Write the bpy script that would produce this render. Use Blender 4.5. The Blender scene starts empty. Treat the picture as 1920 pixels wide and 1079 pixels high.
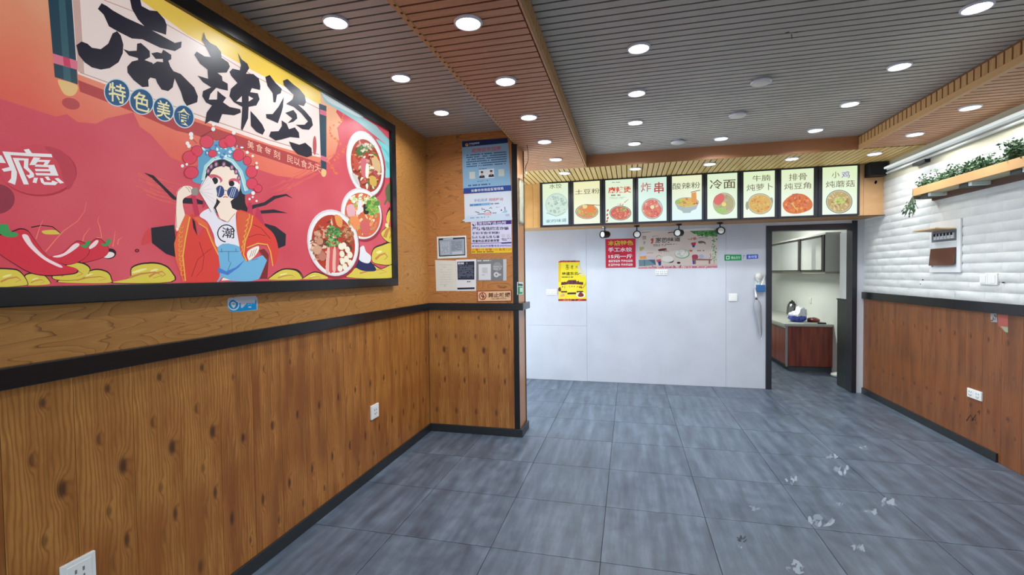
import bpy, bmesh, math, random
from mathutils import Vector, Matrix

# ------------------------------------------------------------------ camera, world, light, exposure
SC = bpy.context.scene
COL = SC.collection
FPX = 880.478                                   # focal length in pixels of the 1920 px wide frame
CAM = Vector((0.7514, -0.6575, 1.5181))
CR = Vector((0.97041946, 0.24111756, -0.01218131))
CU = Vector((0.00486369, 0.03092069, 0.99951001))
CF = Vector((-0.24137607, 0.97000321, -0.02883332))
cam = bpy.data.cameras.new('camera'); cam.sensor_fit = 'HORIZONTAL'; cam.sensor_width = 36
cam.lens = FPX * 36 / 1920; cam.clip_start = 0.05
cam_o = bpy.data.objects.new('camera', cam); COL.objects.link(cam_o)
cam_o.matrix_world = Matrix(((CR.x, CU.x, -CF.x, CAM.x), (CR.y, CU.y, -CF.y, CAM.y), (CR.z, CU.z, -CF.z, CAM.z), (0, 0, 0, 1)))
SC.camera = cam_o
W = bpy.data.worlds.new('world'); SC.world = W; W.use_nodes = True
W.node_tree.nodes['Background'].inputs['Color'].default_value = (0.72, 0.87, 1.0, 1)
W.node_tree.nodes['Background'].inputs['Strength'].default_value = 4.6
DOWNLIGHT_W = 5.4
SC.view_settings.view_transform = 'Standard'; SC.view_settings.look = 'None'
SC.view_settings.exposure = 0.0; SC.view_settings.gamma = 1.0; SC.view_settings.use_curve_mapping = False
SC.cycles.use_denoising = True

def portal(x0, x1, z0, z1, y):                  # marks the open shop front for the sky light sampler
    l = bpy.data.lights.new('shopfront_daylight', 'AREA'); l.shape = 'RECTANGLE'; l.size = x1 - x0; l.size_y = z1 - z0
    l.cycles.is_portal = True
    o = bpy.data.objects.new('shopfront_daylight', l); COL.objects.link(o)
    o.location = ((x0 + x1) / 2, y, (z0 + z1) / 2); o.rotation_euler = (math.radians(90), 0, 0)
# ------------------------------------------------------------------ main measures (metres)
XL, XR, YC, YB, XC = -1.137, 3.538, 3.563, 5.946, -0.24    # left wall, right wall, pier front, white wall, pier side
YPB = 3.84                                                  # back of the pier
YF = -2.3                                                   # shop front behind the camera
ZC, ZS = 2.86, 2.71                                         # grey ceiling, wooden soffit
ZRB, ZRT = 1.178, 1.247                                     # black rail
ZBASE = 0.072
YM, ZM = 5.50, 2.13                                         # menu bulkhead face and underside
SX0, SX1, SRX, SFY = -0.255, 0.293, 2.965, 4.72             # soffit edges
portal(XL, XR, 0.0, 2.25, YF - 0.02)

# ------------------------------------------------------------------ helpers
def on(px, py, axis, val):
    v = CF + CR * ((px - 960) / FPX) + CU * ((539.5 - py) / FPX)
    return CAM + v * ((val - CAM[axis]) / v[axis])

def s2l(c):
    c = c / 255.0
    return c / 12.92 if c <= 0.04045 else ((c + 0.055) / 1.055) ** 2.4

def lin(rgb): return (s2l(rgb[0]), s2l(rgb[1]), s2l(rgb[2]), 1)

MATS = {}
def M(name, rgb=(128, 128, 128), rough=0.5, metal=0.0, emit=0.0, spec=0.5, alpha=1.0, trans=0.0):
    if name in MATS: return MATS[name]
    m = bpy.data.materials.new(name); m.use_nodes = True
    b = m.node_tree.nodes['Principled BSDF']
    b.inputs['Base Color'].default_value = lin(rgb); b.inputs['Roughness'].default_value = rough
    b.inputs['Metallic'].default_value = metal; b.inputs['Specular IOR Level'].default_value = spec
    if emit:
        b.inputs['Emission Color'].default_value = lin(rgb); b.inputs['Emission Strength'].default_value = emit
        b.inputs['Base Color'].default_value = (0.02, 0.02, 0.02, 1)
    if alpha < 1: b.inputs['Alpha'].default_value = alpha
    if trans: b.inputs['Transmission Weight'].default_value = trans
    MATS[name] = m
    return m

def ink(rgb, emit=0.0, rough=0.55):             # a printed colour; negative emit = ink on a backlit film
    if emit < 0:
        nm = 'film_%d_%d_%d' % rgb
        if nm in MATS: return MATS[nm]
        m = M(nm, rgb, 0.35, spec=0.4); b = m.node_tree.nodes['Principled BSDF']; c = lin(rgb)
        b.inputs['Base Color'].default_value = (c[0] * .5, c[1] * .5, c[2] * .5, 1)
        b.inputs['Emission Color'].default_value = c; b.inputs['Emission Strength'].default_value = -emit
        return m
    return M('ink_%d_%d_%d_%g' % (rgb[0], rgb[1], rgb[2], emit), rgb, rough, emit=emit, spec=0.3)

class NT:                                       # small node-tree helper
    def __init__(s, name):
        s.m = bpy.data.materials.new(name); s.m.use_nodes = True; s.t = s.m.node_tree
        s.b = s.t.nodes['Principled BSDF']; MATS[name] = s.m
    def n(s, typ, **kw):
        nd = s.t.nodes.new(typ)
        for k, v in kw.items():
            if k.startswith('i_'):
                key = k[2:]; key = int(key) if key.isdigit() else key
                if isinstance(v, bpy.types.NodeSocket): s.t.links.new(v, nd.inputs[key])
                else: nd.inputs[key].default_value = v
            else: setattr(nd, k, v)
        return nd
    def math(s, op, a, b=0.0, c=0.0):
        nd = s.t.nodes.new('ShaderNodeMath'); nd.operation = op
        for i, v in enumerate((a, b, c)):
            if isinstance(v, bpy.types.NodeSocket): s.t.links.new(v, nd.inputs[i])
            else: nd.inputs[i].default_value = v
        return nd.outputs[0]
    def ramp(s, fac, stops, interp='LINEAR'):
        nd = s.t.nodes.new('ShaderNodeValToRGB'); nd.color_ramp.interpolation = interp
        e = nd.color_ramp.elements
        while len(e) < len(stops): e.new(0.5)
        for i, (p, c) in enumerate(stops):
            e[i].position = p; e[i].color = lin(c) if len(c) == 3 else c
        s.t.links.new(fac, nd.inputs[0]); return nd.outputs[0]
    def mix(s, fac, a, b, blend='MIX'):
        nd = s.t.nodes.new('ShaderNodeMix'); nd.data_type = 'RGBA'; nd.blend_type = blend
        for i, v in ((0, fac), (6, a), (7, b)):
            if isinstance(v, bpy.types.NodeSocket): s.t.links.new(v, nd.inputs[i])
            elif i == 0: nd.inputs[0].default_value = v
            else: nd.inputs[i].default_value = lin(v)
        return nd.outputs[2]
    def out(s, color=None, rough=None, bump=None, bstr=0.3, bdist=0.01):
        if color is not None: s.t.links.new(color, s.b.inputs['Base Color'])
        if rough is not None:
            if isinstance(rough, bpy.types.NodeSocket): s.t.links.new(rough, s.b.inputs['Roughness'])
            else: s.b.inputs['Roughness'].default_value = rough
        if bump is not None:
            bn = s.t.nodes.new('ShaderNodeBump'); bn.inputs['Strength'].default_value = bstr; bn.inputs['Distance'].default_value = bdist
            s.t.links.new(bump, bn.inputs['Height']); s.t.links.new(bn.outputs[0], s.b.inputs['Normal'])
        return s.m

WL = {}                                         # world location of each placed object
def tag(o, label=None, cat=None, group=None, kind=None):
    if label: o['label'] = label
    if cat: o['category'] = cat
    if group: o['group'] = group
    if kind: o['kind'] = kind
    return o

def empty(name, loc):
    o = bpy.data.objects.new(name, None); o.empty_display_size = 0.05; COL.objects.link(o)
    o.location = loc; WL[o] = Vector(loc); return o

def put(o, loc, parent=None, rot=None):
    COL.objects.link(o); loc = Vector(loc); WL[o] = loc
    if parent is not None: o.parent = parent; o.location = loc - WL[parent]
    else: o.location = loc
    if rot: o.rotation_euler = rot
    return o

def obj(name, me, mats, parent=None, smooth=False):          # mesh in world coordinates -> object at its centre
    lo = Vector((1e9,) * 3); hi = -lo
    for v in me.vertices:
        for i in range(3): lo[i] = min(lo[i], v.co[i]); hi[i] = max(hi[i], v.co[i])
    c = (lo + hi) / 2
    for v in me.vertices: v.co -= c
    for m in (mats if isinstance(mats, (list, tuple)) else [mats]): me.materials.append(m)
    if smooth:
        for p in me.polygons: p.use_smooth = True
    return put(bpy.data.objects.new(name, me), c, parent)

def bm_mesh(bm, name):
    me = bpy.data.meshes.new(name); bm.to_mesh(me); bm.free(); return me

def add_box(bm, x0, x1, y0, y1, z0, z1, bev=0.0, mi=0):
    vs = [bm.verts.new((x, y, z)) for x in (x0, x1) for y in (y0, y1) for z in (z0, z1)]
    fs = [bm.faces.new([vs[i] for i in q]) for q in ((0, 1, 3, 2), (4, 6, 7, 5), (0, 4, 5, 1), (2, 3, 7, 6), (0, 2, 6, 4), (1, 5, 7, 3))]
    for f in fs: f.material_index = mi
    if bev:
        es = list({e for f in fs for e in f.edges})
        bmesh.ops.bevel(bm, geom=es, offset=bev, segments=2, profile=0.7, affect='EDGES')

def box(name, x0, x1, y0, y1, z0, z1, mat, parent=None, bev=0.0):
    bm = bmesh.new(); add_box(bm, min(x0, x1), max(x0, x1), min(y0, y1), max(y0, y1), min(z0, z1), max(z0, z1), bev)
    return obj(name, bm_mesh(bm, name), mat, parent)

def add_tube(bm, pts, r, seg=10, cap=True, radii=None):
    pts = [Vector(p) for p in pts]; rings = []
    up = Vector((0, 0, 1))
    for i, p in enumerate(pts):
        t = (pts[min(i + 1, len(pts) - 1)] - pts[max(i - 1, 0)]).normalized()
        a = t.cross(up)
        if a.length < 1e-3: a = t.cross(Vector((1, 0, 0)))
        a.normalize(); b = t.cross(a)
        rr = radii[i] if radii else r
        rings.append([bm.verts.new(p + a * (rr * math.cos(2 * math.pi * k / seg)) + b * (rr * math.sin(2 * math.pi * k / seg))) for k in range(seg)])
    for i in range(len(rings) - 1):
        for k in range(seg):
            bm.faces.new((rings[i][k], rings[i][(k + 1) % seg], rings[i + 1][(k + 1) % seg], rings[i + 1][k]))
    if cap:
        bm.faces.new(rings[0]); bm.faces.new(list(reversed(rings[-1])))

def tube(name, pts, r, mat, parent=None, seg=10, radii=None):
    bm = bmesh.new(); add_tube(bm, pts, r, seg, radii=radii); return obj(name, bm_mesh(bm, name), mat, parent, True)

def lathe(name, c, prof, mat, parent=None, seg=28, axis='Z', smooth=True):
    bm = bmesh.new(); rings = []
    for r, h in prof:
        ring = []
        for k in range(seg):
            a = 2 * math.pi * k / seg; p = (r * math.cos(a), r * math.sin(a), h)
            if axis == 'Y': p = (p[0], -p[2], p[1])
            ring.append(bm.verts.new((c[0] + p[0], c[1] + p[1], c[2] + p[2])))
        rings.append(ring)
    for i in range(len(rings) - 1):
        for k in range(seg): bm.faces.new((rings[i][k], rings[i][(k + 1) % seg], rings[i + 1][(k + 1) % seg], rings[i + 1][k]))
    if prof[0][0] > 1e-4: bm.faces.new(rings[0])
    if prof[-1][0] > 1e-4: bm.faces.new(rings[-1])
    bmesh.ops.remove_doubles(bm, verts=bm.verts, dist=1e-5)
    return obj(name, bm_mesh(bm, name), mat, parent, smooth)

def box_mesh(name, sx, sy, sz, mat, bev=0.0):                # centred, shared by alike pieces
    bm = bmesh.new(); add_box(bm, -sx / 2, sx / 2, -sy / 2, sy / 2, -sz / 2, sz / 2, bev)
    me = bm_mesh(bm, name); me.materials.append(mat); return me

# ---------- flat print: polygons given in photo pixels, thrown onto the plane of the sheet that carries them
def ell(cx, cy, rx, ry, rot=0, n=28):
    c, s = math.cos(math.radians(rot)), math.sin(math.radians(rot))
    return [(cx + rx * math.cos(2 * math.pi * k / n) * c - ry * math.sin(2 * math.pi * k / n) * s,
             cy + rx * math.cos(2 * math.pi * k / n) * s + ry * math.sin(2 * math.pi * k / n) * c) for k in range(n)]
def smooth(pts, k=4):
    n = len(pts); o = []
    for i in range(n):
        p0, p1, p2, p3 = pts[i - 1], pts[i], pts[(i + 1) % n], pts[(i + 2) % n]
        for j in range(k):
            t = j / k; t2 = t * t; t3 = t2 * t
            o.append(tuple(0.5 * (2 * p1[a] + (p2[a] - p0[a]) * t + (2 * p0[a] - 5 * p1[a] + 4 * p2[a] - p3[a]) * t2 + (3 * p1[a] - p0[a] - 3 * p2[a] + p3[a]) * t3) for a in (0, 1)))
    return o
def stroke(pts, w, w2=None):
    w2 = w if w2 is None else w2; L, R = [], []; n = len(pts)
    for i, p in enumerate(pts):
        a, b = pts[max(i - 1, 0)], pts[min(i + 1, n - 1)]
        dx, dy = b[0] - a[0], b[1] - a[1]; l = math.hypot(dx, dy) or 1
        h = (w + (w2 - w) * i / max(n - 1, 1)) / 2
        L.append((p[0] - dy / l * h, p[1] + dx / l * h)); R.append((p[0] + dy / l * h, p[1] - dx / l * h))
    return L + R[::-1]

_TXT = {}
def text_geo(body, bold=0.0):
    key = (body, bold)
    if key not in _TXT:
        c = bpy.data.curves.new('t', 'FONT'); c.body = body; c.offset = bold; c.resolution_u = 2
        o = bpy.data.objects.new('t', c); COL.objects.link(o)
        dg = bpy.context.evaluated_depsgraph_get(); dg.update()
        me = bpy.data.meshes.new_from_object(o.evaluated_get(dg))
        vs = [(v.co.x, v.co.y) for v in me.vertices]; fs = [tuple(p.vertices) for p in me.polygons]
        bpy.data.objects.remove(o); bpy.data.curves.remove(c); bpy.data.meshes.remove(me)
        xs = [v[0] for v in vs]; ys = [v[1] for v in vs]
        x0, x1, y0, y1 = min(xs), max(xs), min(ys), max(ys)
        _TXT[key] = ([((x - x0) / (x1 - x0), (y - y0) / max(y1 - y0, 1e-6)) for x, y in vs], fs)
    return _TXT[key]

class Art:
    def __init__(s, axis, val, sign, T=None, emit=0.0):
        s.axis, s.val, s.sign, s.emit = axis, val, sign, emit
        s.T = T or (lambda p: p); s.v, s.f, s.mi, s.mats = [], [], [], []
    def mat(s, c):
        m = ink(c, s.emit) if isinstance(c, tuple) else c
        if m not in s.mats: s.mats.append(m)
        return s.mats.index(m)
    def pt(s, p, layer):
        p = s.T(p); return on(p[0], p[1], s.axis, s.val + s.sign * layer * 0.0004)
    def poly(s, pts, c, layer=1, T=None):
        b = len(s.v)
        if T: pts = [T(p) for p in pts]
        s.v += [s.pt(p, layer) for p in pts]; s.f.append(tuple(range(b, b + len(pts)))); s.mi.append(s.mat(c))
        return s
    def text(s, body, quad, c, layer=2, bold=0.0):           # quad: top-left, top-right, bottom-right, bottom-left
        vs, fs = text_geo(body, bold); q = [s.pt(p, layer) for p in quad]; b = len(s.v); k = s.mat(c)
        for u, v in vs:
            top = q[0].lerp(q[1], u); bot = q[3].lerp(q[2], u); s.v.append(bot.lerp(top, v))
        for f in fs: s.f.append(tuple(b + i for i in f)); s.mi.append(k)
        return s
    def lines(s, quad, rows, c, layer=2, fill=0.55, seed=1, gap=0.18, cell=10):   # rows of tiny unreadable print
        rnd = random.Random(seed); q = [s.pt(p, layer) for p in quad]; k = s.mat(c)
        def P(u, v): return q[0].lerp(q[1], u).lerp(q[3].lerp(q[2], u), v)
        for r in range(rows):
            v0 = r / rows; v1 = v0 + fill / rows; u = 0.0; end = 1.0 if r < rows - 1 else rnd.uniform(.5, 1)
            while u < end - 0.01:
                w = min(rnd.uniform(0.6, 1.2) / cell, end - u)
                if rnd.random() > gap:
                    b = len(s.v); s.v += [P(u, v0), P(u + w * .82, v0), P(u + w * .82, v1), P(u, v1)]
                    s.f.append((b, b + 1, b + 2, b + 3)); s.mi.append(k)
                u += w
        return s
    def scatter(s, cx, cy, rx, ry, cols, n, size, layer=3, seed=1, rot=0, asp=1.0, inner=0.0):
        rnd = random.Random(seed)
        for i in range(n):
            a = rnd.uniform(0, 6.283); r = math.sqrt(rnd.uniform(inner, 1)) ; c, sn = math.cos(math.radians(rot)), math.sin(math.radians(rot))
            x, y = rx * r * math.cos(a), ry * r * math.sin(a)
            z = size * rnd.uniform(.5, 1.3); pts = ell(cx + x * c - y * sn, cy + x * sn + y * c, z, z * asp * rnd.uniform(.4, 1), rnd.uniform(0, 180), 8)
            s.poly([(px + rnd.uniform(-.15, .15) * z, py + rnd.uniform(-.15, .15) * z) for px, py in pts], rnd.choice(cols), layer + i * 0.02)
        return s
    def build(s, name, parent=None):
        me = bpy.data.meshes.new(name); me.from_pydata([tuple(v) for v in s.v], [], s.f)
        for i, p in enumerate(me.polygons): p.material_index = s.mi[i]
        return obj(name, me, s.mats, parent)

def crop(x0, y0, k): return lambda p: (x0 + p[0] / k, y0 + p[1] / k)

def sheet(name, quad, axis, val, sign, mat, label, cat, thick=0.0015, parent=None, group=None):
    """a thin sheet whose four (or more) photo corners are given; returns (root, art factory)"""
    c = on(quad[0][0], quad[0][1], axis, val)
    root = empty(name, c); tag(root, label, cat, group)
    bm = bmesh.new()
    a = [bm.verts.new(on(x, y, axis, val + sign * thick)) for x, y in quad]
    b = [bm.verts.new(on(x, y, axis, val + sign * thick) - Vector([sign * thick * 0.9 if i == axis else 0 for i in range(3)])) for x, y in quad]
    bm.faces.new(a); bm.faces.new(b[::-1]); n = len(a)
    for i in range(n): bm.faces.new((a[i], b[i], b[(i + 1) % n], a[(i + 1) % n]))
    bmesh.ops.recalc_face_normals(bm, faces=bm.faces)
    obj('paper' if thick < .003 else 'plate', bm_mesh(bm, name), mat, root)
    return root, (lambda T=None, emit=0.0: Art(axis, val + sign * thick, sign, T, emit))

# ------------------------------------------------------------------ materials
def wood_planks(name, light, dark, knots, seed=0.0, vary=0.0):
    t = NT(name); tc = t.n('ShaderNodeTexCoord'); oi = t.n('ShaderNodeObjectInfo')
    sep = t.n('ShaderNodeSeparateXYZ', i_0=tc.outputs['Object'])
    u, v = sep.outputs['X'], sep.outputs['Z']
    rv = t.math('MULTIPLY', oi.outputs['Random'], vary)
    cmb = t.n('ShaderNodeCombineXYZ', i_0=t.math('ADD', u, rv), i_1=t.math('ADD', rv, seed), i_2=t.math('MULTIPLY', v, 0.14))
    big = t.n('ShaderNodeTexNoise', i_Vector=cmb.outputs[0], i_Scale=14.0, i_Detail=3.0).outputs[0]
    fine = t.n('ShaderNodeTexNoise', i_Vector=cmb.outputs[0], i_Scale=160.0, i_Detail=2.0).outputs[0]
    phase = t.math('ADD', t.math('MULTIPLY', u, 430.0), t.math('MULTIPLY', big, 34.0)); spot = None
    for (ku, kv, a, su, sv) in knots:
        vs = t.n('ShaderNodeVectorMath', operation='SUBTRACT', i_0=tc.outputs['Object'], i_1=(ku, 0, kv))
        ms = t.n('ShaderNodeVectorMath', operation='MULTIPLY', i_0=vs.outputs[0], i_1=(1 / su, 0, 1 / sv))
        ln = t.n('ShaderNodeVectorMath', operation='LENGTH', i_0=ms.outputs[0]).outputs['Value']
        g = t.n('ShaderNodeMapRange', interpolation_type='SMOOTHSTEP', i_0=ln, i_1=0.0, i_2=1.0, i_3=1.0, i_4=0.0).outputs[0]
        phase = t.math('ADD', phase, t.math('MULTIPLY', g, 16.0 * a))
        k = t.math('MULTIPLY', t.n('ShaderNodeMapRange', interpolation_type='SMOOTHSTEP', i_0=ln, i_1=0.12, i_2=0.55, i_3=1.0, i_4=0.0).outputs[0], min(1, a * 1.25))
        spot = k if spot is None else t.math('MAXIMUM', spot, k)
    s = t.math('MULTIPLY_ADD', t.math('SINE', phase), 0.5, 0.5)
    col = t.mix(t.math('MULTIPLY', t.math('POWER', s, 2.5), 0.72), light, dark)
    col = t.mix(t.n('ShaderNodeMapRange', i_0=big, i_1=0.40, i_2=0.66, i_3=0.0, i_4=0.85).outputs[0], col, dark)
    col = t.mix(t.math('MULTIPLY', fine, 0.6), col, dark)
    hue = t.n('ShaderNodeTexNoise', i_Vector=tc.outputs['Object'], i_Scale=3.0).outputs[0]
    col = t.mix(t.n('ShaderNodeMapRange', i_0=hue, i_1=0.4, i_2=0.7, i_3=0.0, i_4=0.5).outputs[0], col, (142, 78, 30))
    if spot is not None: col = t.mix(t.math('MULTIPLY', spot, 0.85), col, (62, 32, 14))
    return t.out(col, 0.42)

KN = [(0.055, 0.21, 1.0, 0.045, 0.09), (-0.025, 0.34, 0.55, 0.025, 0.06), (0.0, 0.06, 0.5, 0.03, 0.06), (0.06, -0.08, 0.75, 0.03, 0.08),
      (0.005, -0.14, 0.25, 0.03, 0.09), (0.01, 0.52, 0.7, 0.03, 0.05), (-0.03, -0.38, 0.6, 0.035, 0.08)]
WOODA = wood_planks('wood_plank_knotty', (206, 146, 72), (140, 82, 30), KN)
WOODB = wood_planks('wood_plank_plain', (202, 138, 66), (128, 72, 28), [(0.03, 0.12, 0.8, 0.03, 0.07), (-0.05, -0.25, 0.85, 0.03, 0.09), (0.06, -0.42, 0.7, 0.02, 0.06), (-0.02, 0.44, 0.6, 0.02, 0.05)], 3.0, 9.0)
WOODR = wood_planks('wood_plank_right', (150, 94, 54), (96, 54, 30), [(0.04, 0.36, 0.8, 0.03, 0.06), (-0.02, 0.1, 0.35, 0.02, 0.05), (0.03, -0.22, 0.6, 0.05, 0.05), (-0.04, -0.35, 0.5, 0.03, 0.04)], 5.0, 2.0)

def wood_panel(name, light, dark, line, axis):
    t = NT(name); g = t.n('ShaderNodeNewGeometry'); sep = t.n('ShaderNodeSeparateXYZ', i_0=g.outputs['Position'])
    w = sep.outputs['Y'] if axis == 0 else sep.outputs['X']
    cmb = t.n('ShaderNodeCombineXYZ', i_0=t.math('MULTIPLY', w, 1.0), i_1=0.0, i_2=t.math('MULTIPLY', sep.outputs['Z'], 4.2))
    n1 = t.n('ShaderNodeTexNoise', i_Vector=cmb.outputs[0], i_Scale=1.5, i_Detail=2.5, i_Distortion=0.5).outputs[0]
    f = t.math('FRACT', t.math('MULTIPLY', n1, 19.0))
    ln = t.n('ShaderNodeMapRange', i_0=f, i_1=0.0, i_2=0.14, i_3=1.0, i_4=0.0).outputs[0]
    cmb2 = t.n('ShaderNodeCombineXYZ', i_0=t.math('MULTIPLY', w, 2.0), i_1=0.0, i_2=t.math('MULTIPLY', sep.outputs['Z'], 40.0))
    fine = t.n('ShaderNodeTexNoise', i_Vector=cmb2.outputs[0], i_Scale=9.0, i_Detail=3.0).outputs[0]
    col = t.mix(t.math('MULTIPLY', f, 0.55), light, dark)
    col = t.mix(t.math('MULTIPLY', t.math('POWER', ln, 1.5), 0.95), col, line)
    col = t.mix(t.n('ShaderNodeMapRange', i_0=fine, i_1=0.4, i_2=0.7, i_3=0.0, i_4=0.45).outputs[0], col, dark)
    return t.out(col, 0.45)
PANL = wood_panel('wood_panel_left', (200, 142, 74), (168, 110, 50), (96, 52, 20), 0)
PANC = wood_panel('wood_panel_pier', (196, 132, 72), (160, 100, 48), (92, 50, 20), 1)

def slat_wood(name, a, b):
    t = NT(name); tc = t.n('ShaderNodeTexCoord'); sep = t.n('ShaderNodeSeparateXYZ', i_0=tc.outputs['Object']); oi = t.n('ShaderNodeObjectInfo')
    cmb = t.n('ShaderNodeCombineXYZ', i_0=t.math('MULTIPLY', sep.outputs['X'], 0.6), i_1=t.math('MULTIPLY_ADD', oi.outputs['Random'], 20.0, t.math('MULTIPLY', sep.outputs['Y'], 14.0)), i_2=sep.outputs['Z'])
    n1 = t.n('ShaderNodeTexNoise', i_Vector=cmb.outputs[0], i_Scale=5.0, i_Detail=3.0).outputs[0]
    return t.out(t.ramp(n1, [(0.35, a), (0.65, b)]), 0.5)
SLATW = slat_wood('soffit_wood', (214, 162, 124), (198, 142, 104))
SLATY = slat_wood('soffit_wood_light', (230, 196, 128), (214, 176, 108))
def slat_grey():
    t = NT('ceiling_grey'); g = t.n('ShaderNodeNewGeometry')
    n1 = t.n('ShaderNodeTexNoise', i_Vector=g.outputs['Position'], i_Scale=2.5, i_Detail=4.0).outputs[0]
    return t.out(t.ramp(n1, [(0.3, (182, 176, 165)), (0.7, (194, 188, 177))]), 0.45)
GREY = slat_grey()
GROOVE = M('ceiling_groove', (120, 116, 110), 0.7)
GROOVEW = M('soffit_groove', (120, 78, 46), 0.7)
BLACK = M('black_trim', (22, 23, 25), 0.22)
BLACKM = M('black_matte', (18, 18, 20), 0.5)
BASEB = M('black_baseboard', (34, 36, 38), 0.35)
WHITEP = M('white_plastic', (232, 232, 228), 0.35)
def white_wall():
    t = NT('white_wall_panel'); g = t.n('ShaderNodeNewGeometry')
    n1 = t.n('ShaderNodeTexNoise', i_Vector=g.outputs['Position'], i_Scale=3.0, i_Detail=3.0).outputs[0]
    t.b.inputs['Coat Weight'].default_value = 0.2
    return t.out(t.ramp(n1, [(0.3, (186, 188, 197)), (0.7, (194, 196, 204))]), 0.16)
WHITEW = white_wall()
JOINT = M('wall_joint', (176, 174, 180), 0.7)
def floor_tile():
    t = NT('floor_tile'); g = t.n('ShaderNodeNewGeometry'); oi = t.n('ShaderNodeObjectInfo')
    sep = t.n('ShaderNodeSeparateXYZ', i_0=g.outputs['Position'])
    cmb = t.n('ShaderNodeCombineXYZ', i_0=t.math('MULTIPLY', sep.outputs['X'], 4.5), i_1=t.math('MULTIPLY', sep.outputs['Y'], 0.55), i_2=t.math('MULTIPLY', oi.outputs['Random'], .6))
    st = t.n('ShaderNodeTexNoise', i_Vector=cmb.outputs[0], i_Scale=3.2, i_Detail=5.0, i_Roughness=0.6).outputs[0]
    cl = t.n('ShaderNodeTexNoise', i_Vector=g.outputs['Position'], i_Scale=9.0, i_Detail=6.0, i_Roughness=0.65).outputs[0]
    f = t.math('ADD', t.math('MULTIPLY', st, 0.68), t.math('MULTIPLY', cl, 0.32))
    col = t.ramp(f, [(0.34, (62, 71, 84)), (0.5, (80, 92, 107)), (0.68, (104, 117, 133))])
    wear = t.n('ShaderNodeTexNoise', i_Vector=g.outputs['Position'], i_Scale=5.5, i_Detail=8.0, i_Roughness=0.7).outputs[0]
    col = t.mix(t.n('ShaderNodeMapRange', i_0=wear, i_1=0.68, i_2=0.76, i_3=0.0, i_4=0.4).outputs[0], col, (165, 170, 178))
    rg = t.n('ShaderNodeMapRange', i_0=cl, i_1=0.3, i_2=0.7, i_3=0.30, i_4=0.48).outputs[0]
    return t.out(col, rg, cl, 0.06, 0.004)
TILE = floor_tile()
GROUT = M('floor_grout', (44, 47, 52), 0.8)
def brick_white():
    t = NT('white_brick'); tc = t.n('ShaderNodeTexCoord'); oi = t.n('ShaderNodeObjectInfo')
    ad = t.n('ShaderNodeVectorMath', operation='ADD', i_0=tc.outputs['Object'])
    sc = t.n('ShaderNodeCombineXYZ', i_0=t.math('MULTIPLY', oi.outputs['Random'], 30.0)); t.t.links.new(sc.outputs[0], ad.inputs[1])
    n1 = t.n('ShaderNodeTexNoise', i_Vector=ad.outputs[0], i_Scale=14.0, i_Detail=5.0, i_Roughness=0.6, i_Distortion=0.6).outputs[0]
    n2 = t.n('ShaderNodeTexNoise', i_Vector=ad.outputs[0], i_Scale=5.0, i_Detail=2.0).outputs[0]
    return t.out(t.ramp(n2, [(0.3, (204, 205, 202)), (0.7, (216, 217, 215))]), 0.45, n1, 0.5, 0.008)
BRICK = brick_white()
MORTAR = M('brick_joint', (206, 206, 202), 0.8)
PLASTER = M('cream_plaster', (188, 182, 160), 0.8)
CHROME = M('chrome', (210, 212, 215), 0.18, metal=1.0)
STEEL = M('steel', (150, 150, 152), 0.3, metal=1.0)
GLASS = M('clear_glass', (235, 240, 240), 0.03, alpha=0.22)
LAMP = M('lamp_white', (240, 246, 255), emit=14.0)
TUBEON = M('tube_white', (240, 248, 246), emit=.85)
KWALL = M('kitchen_wall', (222, 224, 218), 0.35)
# ------------------------------------------------------------------ the shell
def struct(name, *a, **k): return tag(box(name, *a, **k), kind='structure')

# floor with single tiles
floor = struct('floor', XL - .1, 3.8, YF, 10.6, -0.12, -0.004, GROUT)
tile_me = box_mesh('floor_tile', 0.5965, 0.5965, 0.012, TILE, 0.0015)
def tiles(x0, x1, y0, y1):
    i0, i1 = math.floor(x0 / .6 + 1e-6), math.ceil(x1 / .6 - 1e-6)
    for i in range(i0, i1):
        for j in range(math.floor(y0 / .6), math.ceil(y1 / .6)):
            a0, a1 = max(i * .6, x0), min(i * .6 + .6, x1); b0, b1 = max(j * .6, y0), min(j * .6 + .6, y1)
            if a1 - a0 < .02 or b1 - b0 < .02: continue
            if a1 - a0 > .599 and b1 - b0 > .599: me = tile_me
            else: me = box_mesh('floor_tile_cut', a1 - a0 - .0035, b1 - b0 - .0035, 0.012, TILE, 0.0015)
            put(bpy.data.objects.new('tile', me), ((a0 + a1) / 2, (b0 + b1) / 2, -0.006), floor)
tiles(XL, XR, -0.6, YB); tiles(2.4, 3.69, YB, 9.0)
def scuff(px, py, w, h, seed, rgb=(138, 148, 160), n=9):
    a = Art(2, .0004, 1); a.scatter(px, py, w, h, [rgb, tuple(max(0, c - 22) for c in rgb)], n, w * .42, 1, seed, 10, .55); o = a.build('scuff_mark', floor); o['kind'] = 'stuff'
for k, (px, py, w, h) in enumerate(((1484, 901, 13, 6), (1577, 880, 14, 8), (1560, 856, 10, 4), (1537, 976, 22, 9), (1633, 957, 12, 6), (1665, 944, 14, 7), (1620, 840, 7, 4), (1575, 946, 6, 4), (1414, 953, 9, 5), (1490, 1066, 20, 12), (1388, 1025, 4, 3), (1610, 1028, 12, 5))): scuff(px, py, w, h, k)
scuff(1392, 1012, 9, 4, 50, (56, 64, 72))
struct('trim_1', XL - .1, XR + .1, YF, -0.6, -0.004, -0.0005, TILE)      # plain floor covering behind the camera

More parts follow.
